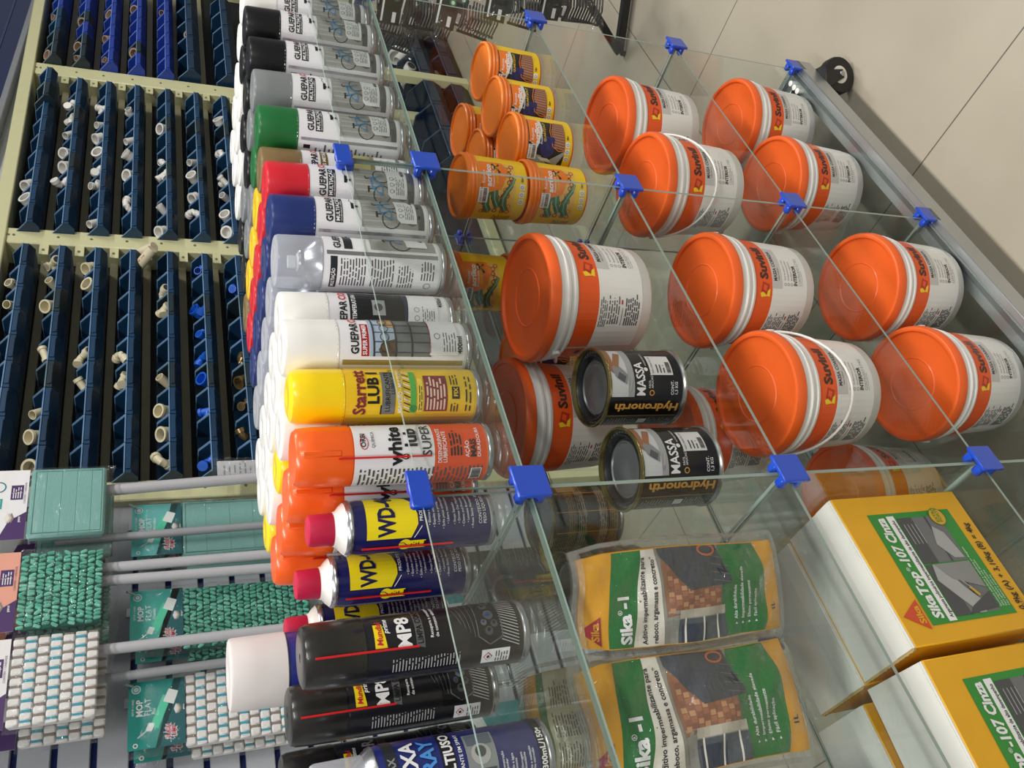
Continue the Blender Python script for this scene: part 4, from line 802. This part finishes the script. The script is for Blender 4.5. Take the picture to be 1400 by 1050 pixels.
# ---- stand-up pouches
def pouch(w, h, d, back=False, seed=1):
    r = thing('liquid_pouch'); R = random.Random(seed); ph = [R.uniform(0, 6) for _ in range(8)]
    def wid(t):                                  # half width along the height, pinched top, rounded shoulders
        v = t/h; return w/2*(1-.05*sin(v*7+ph[0])*.6-(.10*max(0, v-.86)/.14))
    def prof(s, t):
        u = min(1, abs(s)/(w/2)); v = min(1, max(0, t/h)); e = max(0, 1-u**2.6)
        bot = (1-(1-min(1, v/.16))**2)*.55+.45*min(1, v/.5)
        top = min(1, max(0, (1-v)/.55))**.8
        wob = .0022*(sin(s*95+ph[1]+v*6)+sin(t*70+ph[2]-s*40)+.7*sin(t*150+s*120+ph[3]))
        edge = min(1, (1-u)*5)*min(1, v*12)*min(1, (1-v)*6)
        return (d/2)*e**.6*(.35+.65*min(1, bot+.25))*top+wob*edge*.8
    def fr(sg):
        return lambda s, t, o: (s*2*wid(t)/w, -sg*(prof(s, t)+o), t+.003*sin(s*60+ph[4])*(t/h)**2)
    def grid(m, sg, ins=0, off=0):
        b = MB(); nx, ny = 26, 40; f = fr(sg); vs = []
        for j in range(ny+1):
            for i in range(nx+1):
                s = (-w/2+ins)+(w-2*ins)*i/nx; t = ins*.5+(h-ins*1.2)*j/ny; vs.append(f(s, t, off))
        fs = [(j*(nx+1)+i, j*(nx+1)+i+1, (j+1)*(nx+1)+i+1, (j+1)*(nx+1)+i) for j in range(ny) for i in range(nx)]
        if sg < 0: fs = [q[::-1] for q in fs]
        b.add(vs, fs, m); return b
    YP = M('dd9f1c', .3, coat=.5, var=.04); GP = M('1f7030', .3, coat=.5); WP = M('dcd8cc', .35, coat=.4)
    b = MB(); 
    for sg in (1, -1):
        g = grid(YP, sg, .011, 0); b.add(g.v, g.f, YP)
    b.build('pouch_body', r, 60)
    a = Art(b2 := MB(), fr(1), .006, .006, (-w/2+.012, .006, w/2-.012, h-.013)); k = w/.13; H = h
    if not back:
        Y = lambda v: H*v
        def band(f0, f1, m, lay):
            n = 20
            for i in range(n):
                x0, x1 = -w/2+w*i/n, -w/2+w*(i+1)/n; a.poly([(x0, f0(x0)), (x1, f0(x1)), (x1, f1(x1)), (x0, f1(x0))], m, lay)
        q = lambda x: (x+w/2)/w
        band(lambda x: Y(.685+.00*q(x)), lambda x: Y(.855-.05*q(x)**2), GP, 1); band(lambda x: Y(.60+.03*q(x)), lambda x: Y(.715+.035*(1-q(x))-.03*q(x)), WP, 2)
        band(lambda x: Y(.27+.05*q(x)), lambda x: Y(.60+.03*q(x)), M('8d8a80', .45), 1)
        band(lambda x: Y(.135-.06*sin(q(x)*3)*.5), lambda x: Y(.30+.06*sin(q(x)*3)*.6), GP, 3)
        # house picture: slate roof, brick gable, pale wall, window
        U_ = lambda q_, v_: (-w/2+w*(.06+.88*q_), Y(.285+.325*v_))
        a.poly([U_(0, .9), U_(.36, .95), U_(.36, .1), U_(0, .1)], M('8f8f88', .5), 4); a.poly([U_(.3, .96), U_(.75, 1), U_(.9, .97), U_(.535, .64), U_(.56, .17), U_(.36, .17), U_(.32, .76)], M('8a6248', .55), 4)
        a.poly([U_(1.05, 1.02), U_(1.05, .18), U_(.57, .0), U_(.535, .64), U_(.88, 1.0)], M('44484e', .5), 6)
        BRI = [M('a0694c', .55), M('b98a64', .55), M('8a5a44', .55)]
        for j in range(9):
            for i in range(12):
                q_, v_ = .34+i*.05+(j % 2)*.02, .18+j*.085
                if q_ < .52 or v_ > .64+(q_-.535)*.9: x, y = U_(q_, v_); a.rect(x, y, x+.0048*k, y+Y(.022), BRI[(i*7+j*5) % 3], 5)
        a.rect(*U_(.28, .1), *U_(.36, .8), M('b8b2a2', .5), 6); a.rect(*U_(.0, .1), *U_(.27, .8), M('4c5358', .4), 6); a.rect(*U_(.03, .42), *U_(.22, .76), M('2c3444', .4), 7)
        for v_ in (.22, .45, .7): a.rect(*U_(.0, v_), *U_(.28, v_+.025), WP, 8)
        for i in range(5): a.stroke([(.0+i*.009*k, Y(.29)), (.004+i*.009*k, Y(.37))], .0008, M('6b6a60', .5), 7)
        a.stroke([(.018*k, Y(.33)), (.026*k, Y(.345)), (.020*k, Y(.31)), (.030*k, Y(.32))], .0012, KK, 8)
        a.ring(.047*k, Y(.38), .0055, .0022, M('c06a3a', .4), 8, ry=.009)
        a.text('Sika', -.048*k, Y(.755), .0135*k, WHITE, 4, .04, xs=1.05); a.ring(-.0135*k, Y(.755)+.0115*k, .0024*k, .0006, WHITE, 4, 12); a.text('R', -.0147*k, Y(.755)+.0102*k, .0026*k, WHITE, 5, .02); a.text('-1', -.0095*k, Y(.755), .0135*k, WHITE, 4, .04)
        a.text('Aditivo impermeabilizante para', -.050*k, Y(.682), .0056*k, KK, 5, .02, width=.094*k); a.text('reboco, argamassa e concreto*', -.050*k, Y(.636), .0056*k, KK, 5, .02, width=.094*k)
        RD = M('a52730', .4); a.poly([(-.050*k, Y(.885)), (-.016*k, Y(.885)), (-.033*k, Y(.975))], RD, 4); a.text('Sika', -.044*k, Y(.893), .0085*k, YP, 5, .03, width=.021*k)
        for i, t in enumerate(('Fácil aplicação', 'Efeito permanente', 'Impermeabilidade elevada', 'Alta durabilidade')):
            y = Y(.165)+i*.0088*k; a.poly([(-.040*k, y), (-.0375*k, y+.0015), (-.040*k, y+.003)], WHITE, 5); a.text(t, -.034*k, y, .0040*k, WHITE, 5, .01)
        a.text('1L', -.030*k, Y(.06), .0068*k, KK, 4, .03)
    else:
        a.rect(-w/2, H*.30, w/2, H*.86, M('c9c3a4', .45), 1); a.rect(-w/2, H*.86, w/2, H*.9, GP, 2); a.rect(-w/2, H*.24, w/2, H*.3, GP, 2)
        for i in range(3): a.lines(-w/2+.012+i*.036, H*.32, -w/2+.044+i*.036, H*.84, 34, M('5b584a', .5), 3, .4, i+3)
        a.poly([(-.02, H*.12), (.0, H*.12), (-.01, H*.2)], M('a52730', .4), 3)
    b2.build('print', r, 60)
    b = MB()
    for sg in (1, -1):
        g = grid(FILM, sg, 0, .0022+.0004); ed = [q for i, q in enumerate(g.f) if i % 26 in (0, 25) or i//26 in (0, 38, 39)]; b.add(g.v, [q for q in g.f if q not in ed], FILM); b.add(g.v, ed, FILMEDGE)
    b.build('clear_film', r, 60, label='clear outer film with sealed transparent edges')
    return r
for (x, y, w, h, bk, sd, lab) in ((.326, .714, .120, .25, 0, 1, 'yellow and green liquid pouch, farther of the two front pouches'), (.220, .764, .136, .258, 0, 2, 'yellow and green liquid pouch in full view beside the black spray cans'), (.055, .80, .14, .23, 0, 5, 'yellow and green pouch just entering at the photo edge'), (.300, .975, .14, .225, 1, 4, 'pouch seen from its back with fine print, behind the front pouches')):
    p = pouch(w, h, .045, bk, sd); p.location = (x, y, z0+.001); p.rotation_euler = (-.04, 0, face(0 if not sd == 1 else -.1, x, y)); tag(p, lab, 'pouch', 'yellow waterproofing pouches')
# ---- waterproofing kits in cartons
def carton():
    r = thing('mortar_box'); w, d, h = .188, .092, .204; YB_ = M('e3a81c', .42); WB = M('d5d3cd', .5); GP = M('2f8a34', .42)
    b = MB(); b.box(0, 0, 0, w, d, h, YB_, .0015); b.build('carton', r)
    b = MB(); b.box(.0005, .0012, h-.001, w-.0005, d-.0005, h+.0012, WB, .0008)
    b.box(.0008, .0035, h+.0008, w-.0008, .030, h+.0025, M('dddbd5', .5), .0008)
    vs = []
    for i in range(25):                          # torn side edge
        y = .004+(d-.006)*i/24; vs.append((-.0012-.0012*abs(sin(i*1.7)), y))
    b.prism(vs+[(.001, d), (.001, .003)], h-.003, h+.001, M('b79a63', .7)); b.build('top_flap', r, label='bare white top flap with torn side edge')
    b = MB(); a = Art(b, lambda s, t, o: (s, -o, t), .05)
    a.rect(.020, .030, w-.026, h-.040, GP, 1)
    a.text('SikaTop', .026, h-.062, .0135, WHITE, 3, .04, width=.058, sh=.15); a.text('®', .085, h-.055, .005, WHITE, 3, .0); a.text('-107 Cinza', .090, h-.062, .0135, WHITE, 3, .04, width=.066, sh=.15)
    a.rect(.022, h-.079, w-.030, h-.067, WHITE, 2); a.text('Argamassa polimérica impermeabilizante de alto desempenho', .026, h-.0765, .0052, KK, 3, .02, width=w-.062)
    G1, G2, G3 = M('6f7071', .5), M('4b4c4e', .5), M('a7a8a8', .5)
    for x0, x1 in ((.026, .090), (.092, w-.034)):
        a.rect(x0, .052, x1, h-.081, G1, 2); a.rect(x0, h-.105, x1, h-.081, G2, 3); a.rect(x0, .075, x1, .078, G2, 3)
    a.poly([(.026, .085), (.045, .100), (.07, .118), (.09, .112), (.09, .1), (.06, .085), (.04, .07), (.026, .075)], G3, 4); a.poly([(.055, .052), (.090, .052), (.090, .110), (.070, .095)], M('8b8c8a', .6), 5); a.poly([(.030, .052), (.05, .052), (.035, .09), (.026, .1)], G2, 6)
    a.stroke([(.046, .070), (.058, .078)], .004, M('c9a23a', .4), 8); a.stroke([(.056, .076), (.066, .084)], .0015, G3, 9)
    a.poly([(.095, .054), (.13, .062), (.14, .075), (.115, .085), (.096, .07)], G3, 4)
    for i in range(4): a.rect(.118, h-.088-i*.006, .145, h-.0868-i*.006, G3, 4)
    a.disc(w-.036, .056, .0125, M('5a7a22', .4), 5, 20); a.disc(w-.036, .056, .0115, M('d8a52a', .4), 6, 20); a.text('EXTRA', w-.044, .0575, .0046, GP, 7, .02); a.text('FORTE', w-.044, .0515, .0046, GP, 7, .02)
    for i in range(4): a.text(('Excelente aderência e resistência ao desgaste', 'Alta impermeabilidade sob pressão', 'Fácil aplicação com trincha', 'Uso interno e externo')[i], .030, .0465-i*.0045, .003, WHITE, 3, .0)
    a.text('0.9kg (A) + 3,10kg (B) = 4kg', .022, .013, .0088, KK, 3, .025, width=.118, sh=.15); a.rect(.022, .0105, .045, .0112, KK, 3)
    RD = M('cf4a2a', .4); a.poly([(.016, h-.036), (.052, h-.036), (.034, h-.006)], RD, 3); a.text('Sika', .0235, h-.0335, .0085, YB_, 4, .03, width=.021)
    b.build('front_print', r); return r
bx = carton(); bx.location = (.2165, .6745, L3+.0005); bx.rotation_euler = (0, 0, .0); tag(bx, 'yellow mortar box in full view under the glass, green front panel', 'box', 'yellow mortar boxes')
dup(bx, (.016, .690, L3+.0005), -.07, 'yellow mortar box at the photo corner, left of the full one')
dup(bx, (.2145, .7675, L3+.0005), .0, 'mortar box standing directly behind the full yellow one, white top seen')
dup(bx, (.012, .790, L3+.0005), -.02, 'mortar box behind the corner one, pale top seen through glass')
# ------------------------------------------------------------ mops on the slatted wall
TEAL, TEALD = M('2fa39c', .4), M('0f5f66', .4)
def capsule(b, p, d, l, r, m, n=6):
    d = Vector(d).normalized(); Q = d.to_track_quat('Z', 'Y').to_matrix().to_4x4(); Q.translation = Vector(p)
    b.lathe([(0, -l/2-r*.7), (r*.8, -l/2-r*.2), (r, 0), (r*.8, l/2+r*.2), (0, l/2+r*.7)], m, n, M4=Q)
def pad_mesh(kind, w, h):
    b = MB(); R = random.Random(3)
    if kind == 'flat':
        m = M('7fb5ae', .85, bump=.6, bscale=900, var=.12); b.box(-w/2, -.012, -h, w/2, .012, 0, m, .008)
        b.tube([(-w/2+.01, -.0125, -.01), (w/2-.01, -.0125, -.01), (w/2-.01, -.0125, -h+.01), (-w/2+.01, -.0125, -h+.01)], .0012, M('6aa69e', .8), 5, True)
        for i in range(4): b.box(-w/2+.004, -.0128, -h*(i+1)/5-.001, w/2-.004, -.0118, -h*(i+1)/5+.001, M('74aca4', .85), .0008)
    elif kind == 'chenille':
        m = [M('68c2aa', .8, var=.1), M('56b098', .8, var=.1), M('7accb6', .8, var=.1)]; b.box(-w/2+.004, -.004, -h+.004, w/2-.004, .014, -.004, M('1d6e60', .8), .004)
        nx, nz = int(w/.0105), int(h/.0155)
        for j in range(nz):
            for i in range(nx):
                x = -w/2+.006+(w-.012)*(i+.5*(j % 2))/nx; z = -.007-(h-.014)*j/(nz-1)
                capsule(b, (x+R.uniform(-.002, .002), -.009+R.uniform(-.003, .002), z), (R.uniform(-.7, .7), R.uniform(-.5, .1), 1), .011, .0044, m[R.randrange(3)])
    else:
        wm = M('f0efec', .9, bump=.5, bscale=700, var=.03); tl, gr = M('3f9fb5', .85), M('8b8078', .85); b.box(-w/2+.002, -.004, -h+.002, w/2-.002, .012, -.002, wm, .004)
        nz = int(h/.022); nx = int(w/.021)
        for j in range(nz):
            z1 = -h*j/nz; z0 = -h*(j+1)/nz
            for i in range(-1, nx):
                x0 = -w/2+w*(i+.5*(j % 2))/nx; x1 = x0+w/nx; x0c, x1c = max(-w/2, x0+.0012), min(w/2, x1-.0035)
                if x1c-x0c < .006: continue
                b.box(x0c, -.013, z0+.0008, x1c, .0, z1-.0008, wm, .0065); b.box(x1c-.0018, -.0115, z0+.002, min(w/2, x1+.0018), -.003, z1-.002, tl if j % 2 else gr, .0015)
    return b.mesh('pad')
def wrap_mesh(w, h, d, top):
    b = MB(); nx, nz = 16, 20; R = random.Random(9)
    for sg in (-1, 1):
        vs = []
        for j in range(nz+1):
            for i in range(nx+1):
                u, v = i/nx, j/nz; e = min(1, min(u, 1-u)*7)*min(1, min(v, 1-v)*7)
                vs.append((-w/2+w*u+R.uniform(-.001, .001), sg*(d*e**.5)+R.uniform(-.0014, .0014)*(e+.3), top-h*v+R.uniform(-.001, .001)+(.004*sin(u*17) if j == nz else 0)))
        b.add(vs, [(j*(nx+1)+i, j*(nx+1)+i+1, (j+1)*(nx+1)+i+1, (j+1)*(nx+1)+i) for j in range(nz) for i in range(nx)], FILM)
    return b.mesh('clear_wrap')
def put(me, par, name=None, loc=(0, 0, 0), lab=None):
    o = bpy.data.objects.new(name or me.name, me); C.objects.link(o); o.parent = par; o.location = loc
    if lab: o['label'] = lab
    return o
RL = M('c8203a', .4)
def flash(a, x, y, k, lay=5):
    for i in range(12): a.stroke([(x+.012*k*cos(i*pi/6), y+.010*k*sin(i*pi/6)), (x+.017*k*cos(i*pi/6), y+.014*k*sin(i*pi/6))], .0012*k, WHITE, lay)
    a.text('FLASH', x-.0135*k, y+.0005*k, .0085*k, WHITE, lay+1, .09, sh=.1, width=.028*k); a.text('LIMP', x-.0105*k, y-.0095*k, .0085*k, WHITE, lay+1, .09, sh=.1, width=.022*k)
    a.text('FLASH', x-.013*k, y+.001*k, .0075*k, RL, lay+2, .025, sh=.1, width=.027*k); a.text('LIMP', x-.010*k, y-.009*k, .0075*k, RL, lay+2, .025, sh=.1, width=.021*k)
def low_card(kind):
    b = MB(); w, h = .150, .118; bg = {'flat': M('5fb9b6', .4), 'chenille': M('43aca0', .4), 'stripe': M('1f8f86', .4)}[kind]
    b.box(-w/2, -.0006, 0, w/2, .0006, h, TEALD, .0004); a = Art(b, lambda s, t, o: (s, -.0006-o, t), 1)
    a.poly([(-w/2, h*.45), (w/2, h*.05), (w/2, h), (-w/2, h)], bg, 1); a.poly([(-w/2, 0), (w/2, 0), (w/2, h*.2), (-w/2, h*.52)], TEALD, 1)
    a.text('KIT P/ 1 UNID', .0, h-.012, .0042, WHITE, 3, .01); a.text('MOP', -.004, h-.029, .0125, WHITE, 3, .03); a.text('FLAT', -.004, h-.046, .0125, WHITE, 3, -.01); a.text({'flat': 'Microfibra', 'chenille': 'Chenille', 'stripe': 'Plus'}[kind], -.002, h-.056, .006, WHITE, 3, .01)
    a.disc(.058, h-.016, .010, M('bfe3e0', .4), 3, 16); a.ring(.058, h-.016, .0065, .0014, TEALD, 4, 10)
    a.stroke([(-.05, h-.02), (-.015, .05)], .0026, M('c9d6d8', .3), 3); a.poly([(-.036, .056), (.030, .030), (.040, .046), (-.026, .072)], M('4fd0a8', .4), 4); a.poly([(.015, .024), (.044, .014), (.052, .034), (.024, .046)], M('e4ebe8', .5), 5); a.poly([(-.040, .070), (-.024, .063), (-.019, .075), (-.035, .082)], M('d7e6e0', .5), 5)
    flash(a, -.045, .030, 1.15)
    for i in range(3): q = .012+i*.0035; a.poly([(-.008, q), (.004, q-.005), (.016, q), (.004, q+.005)], (M('8c8378', .5), M('c9c2b4', .5), WHITE)[i], 5+i)
    a.text('pano', .0, .002, .004, WHITE, 6, .02)
    a.ring(-.066, h-.016, .0042, .0022, WHITE, 5, 10)
    return b.mesh('header_card')
def top_card(c1, c2):
    b = MB(); w, h = .19, .17; b.box(-w/2, -.0006, 0, w/2, .0006, h, WHITE, .0004); a = Art(b, lambda s, t, o: (s, -.0006-o, t), 1); PU = M('4a2d66', .4)
    a.rect(-w/2, 0, w/2, h, M(c1, .45), 1); a.poly([(-w/2, 0), (-.022, 0), (-.045, .035), (-w/2, .055)], PU, 2)
    a.poly([(.012, .010), (.052, .010), (.052, .036), (.012, .036)], PU, 3); a.lines(.016, .013, .048, .033, 4, WHITE, 4, .4, 3); a.rect(.030, .012, .031, .034, WHITE, 5)
    a.text('CONTÉM: 1 UNIDADE', -.0, .004, .0042, PU, 3, .0)
    for i in range(3): q = .030+i*.0045; a.poly([(-.052, q), (-.038, q-.006), (-.024, q), (-.038, q+.006)], (M('8c8378', .5), M('c9c2b4', .5), M('e8e4da', .5))[i], 5+i)
    a.text('pano', -.05, .012, .0055, WHITE, 6, .03); a.ring(.048, .062, .014, .003, M('2a7f8f', .4), 3, 14); a.rect(-.012, .052, .016, .085, TEAL, 3); a.rect(-.008, .056, .012, .080, M('a8d8d4', .4), 4); a.text(c2, -.06, .11, .014, PU, 3, .03)
    return b.mesh('header_card')
HK = M('c9cbd0', .3, .8)
def hook(x, z, y0=1.99, lab='chrome hook arm in the slatted wall'):
    b = MB(); b.tube([(x, 2.11, z), (x, y0-.02, z), (x, y0-.035, z+.015)], .003, HK, 6); b.box(x-.012, 2.100, z-.02, x+.012, 2.106, z+.02, HK, .002)
    o = b.build('display_hook'); tag(o, lab, 'hook', 'display hooks')
KD = {'flat': ('ececee', 'MOP FLAT', 'plain teal'), 'chenille': ('e9a48f', 'MOP FLAT', 'teal chenille'), 'stripe': ('eceaea', 'MOP FLAT', 'white striped')}
POLE = M('c6c6cb', .28, .15)
for kind, x, px in (('flat', 1.292, ((.026, .0145, 1.515, .1),)), ('chenille', 1.062, ((.036, .0125, 1.51, .012), (.003, .0125, 1.52, -.011))), ('stripe', .850, ((.042, .0125, 1.53, .013),))):
    hook(x+.0, 1.83, 1.93, f'wall hook carrying the {KD[kind][2]} mop pack with its pole')
    me, wr, cd_ = pad_mesh(kind, .19, .165), wrap_mesh(.208, .188, .022, .006), top_card(KD[kind][0], KD[kind][1])
    for k in (0, 1):
        r = thing('mop_pack', (x-.012*k, 1.92+.078*k, 1.675-.014*k), -.06*k-.05)
        put(me, r); put(wr, r); put(cd_, r, loc=(0, -.006, .004))
        if not k:
            for dx, rad, zt_, sl_ in px:
                MB().tube([(dx+.02, .028, zt_-1.675+.03), (dx+.02+sl_*.5, .028, .62-1.675)], rad, POLE, 14).build('pole', r, label='grey mop pole hanging down')
        tag(r, f'{KD[kind][2]} mop pack{" with grey pole, front of its wall hook" if not k else " hanging just behind the front one on the same hook"}, upper row', 'mop')
for x, sl_ in ((1.224, .02), (.862, .015)):
    o = MB().tube([(x, 1.985, 1.62), (x+sl_, 1.985, .62)], .0105, M('a4a6ab', .35, .2), 12).build('mop_pole'); tag(o, f'thin darker grey pole hanging {"beside the plain teal pack" if x > 1 else "beside the white striped pack"}', 'pole')
for kind, x in (('flat', 1.262), ('chenille', 1.012), ('stripe', .783)):
    me, wr, cd_ = pad_mesh(kind, .165, .30), wrap_mesh(.18, .42, .02, .118), low_card(kind)
    hook(x+.066, 1.445, 2.03, f'wall hook carrying the lower {KD[kind][2]} refills')
    for k in (0, 1):
        r = thing('mop_refill', (x-.012*k, 2.03+.046*k, 1.335-.012*k), -.03)
        put(me, r); put(wr, r, loc=(0, -.001, 0)); put(cd_, r, loc=(0, -.014, 0))
        tag(r, f'{KD[kind][2]} mop refill with teal card, {"front" if not k else "second"} on its lower wall hook', 'mop refill')
# small clear bag hanging right of the rack's foot post
def crumple(w, h, m, seed, amp=.006, n=14):
    R = random.Random(seed); b = MB(); vs = []
    for j in range(n+1):
        for i in range(n+1): vs.append((-w/2+w*i/n+R.uniform(-.003, .003), R.uniform(-amp, amp), -h*j/n+R.uniform(-.003, .003)))
    b.add(vs, [(j*(n+1)+i, j*(n+1)+i+1, (j+1)*(n+1)+i+1, (j+1)*(n+1)+i) for j in range(n) for i in range(n)], m); return b
r = thing('plastic_bag', (1.425, 2.0, 1.255), -.1); crumple(.085, .15, FILM, 4).build('clear_film', r)
b = MB(); b.box(-.036, .004, -.145, .036, .008, -.015, M('c4c7cc', .5), .002); a = Art(b, lambda s, t, o: (s, .004-o, t), 1)
for i in range(8): a.lines(-.03, -.135+i*.014, .03, -.128+i*.014, 1, M('8f939a', .5), 1, .6, i)
b.build('printed_sheet', r); tag(r, 'small clear bag with grey print hanging above the first mop pole', 'bag')
# blister packs: one with a swivel hook and chain behind the cans, others low on the wall
def blister(x, y, z, w, h, col, lab, hookit=False, rz=0.0):
    r = thing('blister_pack', (x, y, z), rz); b = MB(); b.box(-w/2, 0, 0, w/2, .001, h, M(col, .5), .0004); a = Art(b, lambda s, t, o: (s, -o, t), 1)
    if hookit: a.rect(w*.1, h*.06, w*.42, h*.24, WHITE, 1); a.barcode(w*.13, h*.09, w*.39, h*.17, KK, 2); a.rect(-w*.4, h*.3, w*.1, h*.5, M('8c8f6a', .5), 1)
    else:
        a.poly([(-w/2, h*.5), (w/2, h*.75), (w/2, h), (-w/2, h)], M('e7e9ea', .4), 1); a.rect(-w*.42, h*.1, w*.2, h*.42, M('b8333c', .4), 1); a.text('MOP', -w*.38, h*.2, h*.12, WHITE, 2, .03)
    b.build('backing_card', r); crumple(w*1.05, h*1.03, FILM, 6, .003).build('clear_film', r).location = (0, -.012, h*1.01)
    if hookit:
        MT = M('c3c6ca', .22, .9); b = MB(); b.tube([(.0+.022*cos(t), -.008, h*.72+.022*sin(t)) for t in [-.5+i*.33 for i in range(13)]]+[(-.012, -.008, h*.6)], .0032, MT, 8)
        b.tube([(-.012, -.008, h*.6), (.0, -.008, h*.5), (.004, -.008, h*.42)], .002, MT, 6); b.build('metal_hook', r)
        b = MB()
        for i in range(4): tube_ring(b, .005, 0, .0011, MT, 10) if False else b.tube([(.004+.0045*cos(t)*(1 if i % 2 else .4), -.008+.003*cos(t)*(0 if i % 2 else 1), h*.42-.011*i+.0075*sin(t)) for t in [k*pi/5 for k in range(10)]], .0011, MT, 5, True)
        b.build('chain', r)
    tag(r, lab, 'package'); return r
blister(.53, 1.085, L2+.002, .13, .215, '6f7268', 'clear pack with bright swivel hook and short chain behind the spray cans', True, -.3)
blister(.99, 2.06, .50, .2, .24, '2f8f98', 'teal and red package hanging low on the slatted wall behind the glass')
blister(.60, 2.06, .46, .2, .24, '2f8f98', 'teal package low on the wall, nearer the photo corner')
# ------------------------------------------------------------ hardware bags and display stand beyond the far end
BKM = M('17181a', .4, var=.05)
st = thing('display_stand', (2.343, 1.064, 0)); tag(st, 'black steel display stand, only its angled foot seen on the floor', 'stand')
def bar(b, p, q, t, m):
    p, q = Vector(p), Vector(q); d = (q-p); Q = d.normalized().to_track_quat('Z', 'Y').to_matrix().to_4x4(); Q.translation = p
    b.box(-t, -t, 0, t, t, d.length, m, .002, Q)
b = MB(); bar(b, (0, 0, .026), (.26, -.42, .026), .0125, BKM); b.lathe([(0, 0), (.008, 0), (.008, .013), (0, .013)], M('3b3b3b', .5), 12, cx=.006, cy=.004); b.build('foot_bar', st)
b = MB(); bar(b, (0, 0, .026), (.05, -.345, .44), .0115, BKM); b.build('brace', st)
b = MB(); bar(b, (.05, -.345, .42), (.05, -.345, 1.25), .0125, BKM); b.build('upright', st)
def hw_bag():
    r = thing('hardware_bag'); crumple(.105, .17, FILM, 11, .008, 12).build('clear_film', r).location = (0, -.014, 0)
    b = MB(); b.box(-.042, 0, -.062, .042, .001, -.002, M('20251f', .5), .0003); a = Art(b, lambda s, t, o: (s, -o, t), 1); a.rect(-.036, -.05, -.010, -.040, WHITE, 1); a.rect(-.036, -.016, .03, -.011, WHITE, 1); a.disc(.026, -.046, .009, M('3f7a4a', .4), 1); a.disc(.026, -.046, .005, M('cfe0cf', .4), 2); b.build('header_card', r)
    b = MB()
    for i in range(10): b.tube([(-.034+.002*(i % 2), -.004, -.074-i*.0085), (.0, -.010, -.078-i*.0085), (.034, -.004, -.074-i*.0085)], .0026, BKM, 6)
    b.tube([(-.036, -.003, -.07), (-.036, -.003, -.155)], .004, BKM, 6); b.build('ribbed_parts', r); return r
hb = None; k = 0
for (x, y, z) in ((2.20, 1.0, .93), (2.12, .95, .87), (2.19, .98, .80), (2.10, .92, .73), (2.20, .95, .67), (2.10, .88, .60), (2.18, .90, .53), (2.08, .85, .46), (2.24, 1.06, .88), (2.15, .86, .40), (2.30, .90, .62), (2.26, .84, .50), (2.22, .80, .38)):
    lab = f'bag of black ribbed hardware, {ORD[k] if k < 12 else "lowest"} down in the far stand cluster'
    f_ = atan2(-y, -x)+pi/2+random.uniform(-.35, .35)
    if hb is None: hb = hw_bag(); hb.location = (x, y, z); hb.rotation_euler = (0, random.uniform(-.2, .2), f_); tag(hb, lab, 'bag', 'bags of black hardware on the far stand')
    else: dup(hb, (x, y, z), f_, lab, None, (0, random.uniform(-.25, .25)))
    k += 1
for (x, y, z) in ((2.04, .86, .50), (2.2, .98, .60)):
    o = MB().tube([(x+.1, y+.03, z), (x-.03, y, z), (x-.045, y, z+.03)], .003, BKM, 6).build('display_hook'); tag(o, 'black wire hook of the far stand among hanging bags, ' + ('lower' if z < .55 else 'upper'), 'hook')
# pale band and dark window over the rack
win = MB(); win.box(2.6, 2.19, 2.03, 5.2, 2.24, 2.9, M('1c2a55', .15, coat=.5), .0); win.box(2.6, 2.18, 2.005, 5.2, 2.24, 2.03, M('8f9299', .4), .004)
for i in range(6): win.box(2.6, 2.186, 2.09+i*.09, 5.2, 2.19, 2.098+i*.09, M('38466f', .3))
w_ = struct('window_1', win); w_.rotation_euler = (0, .05, 0); w_.location = (-.1, 0, .12)
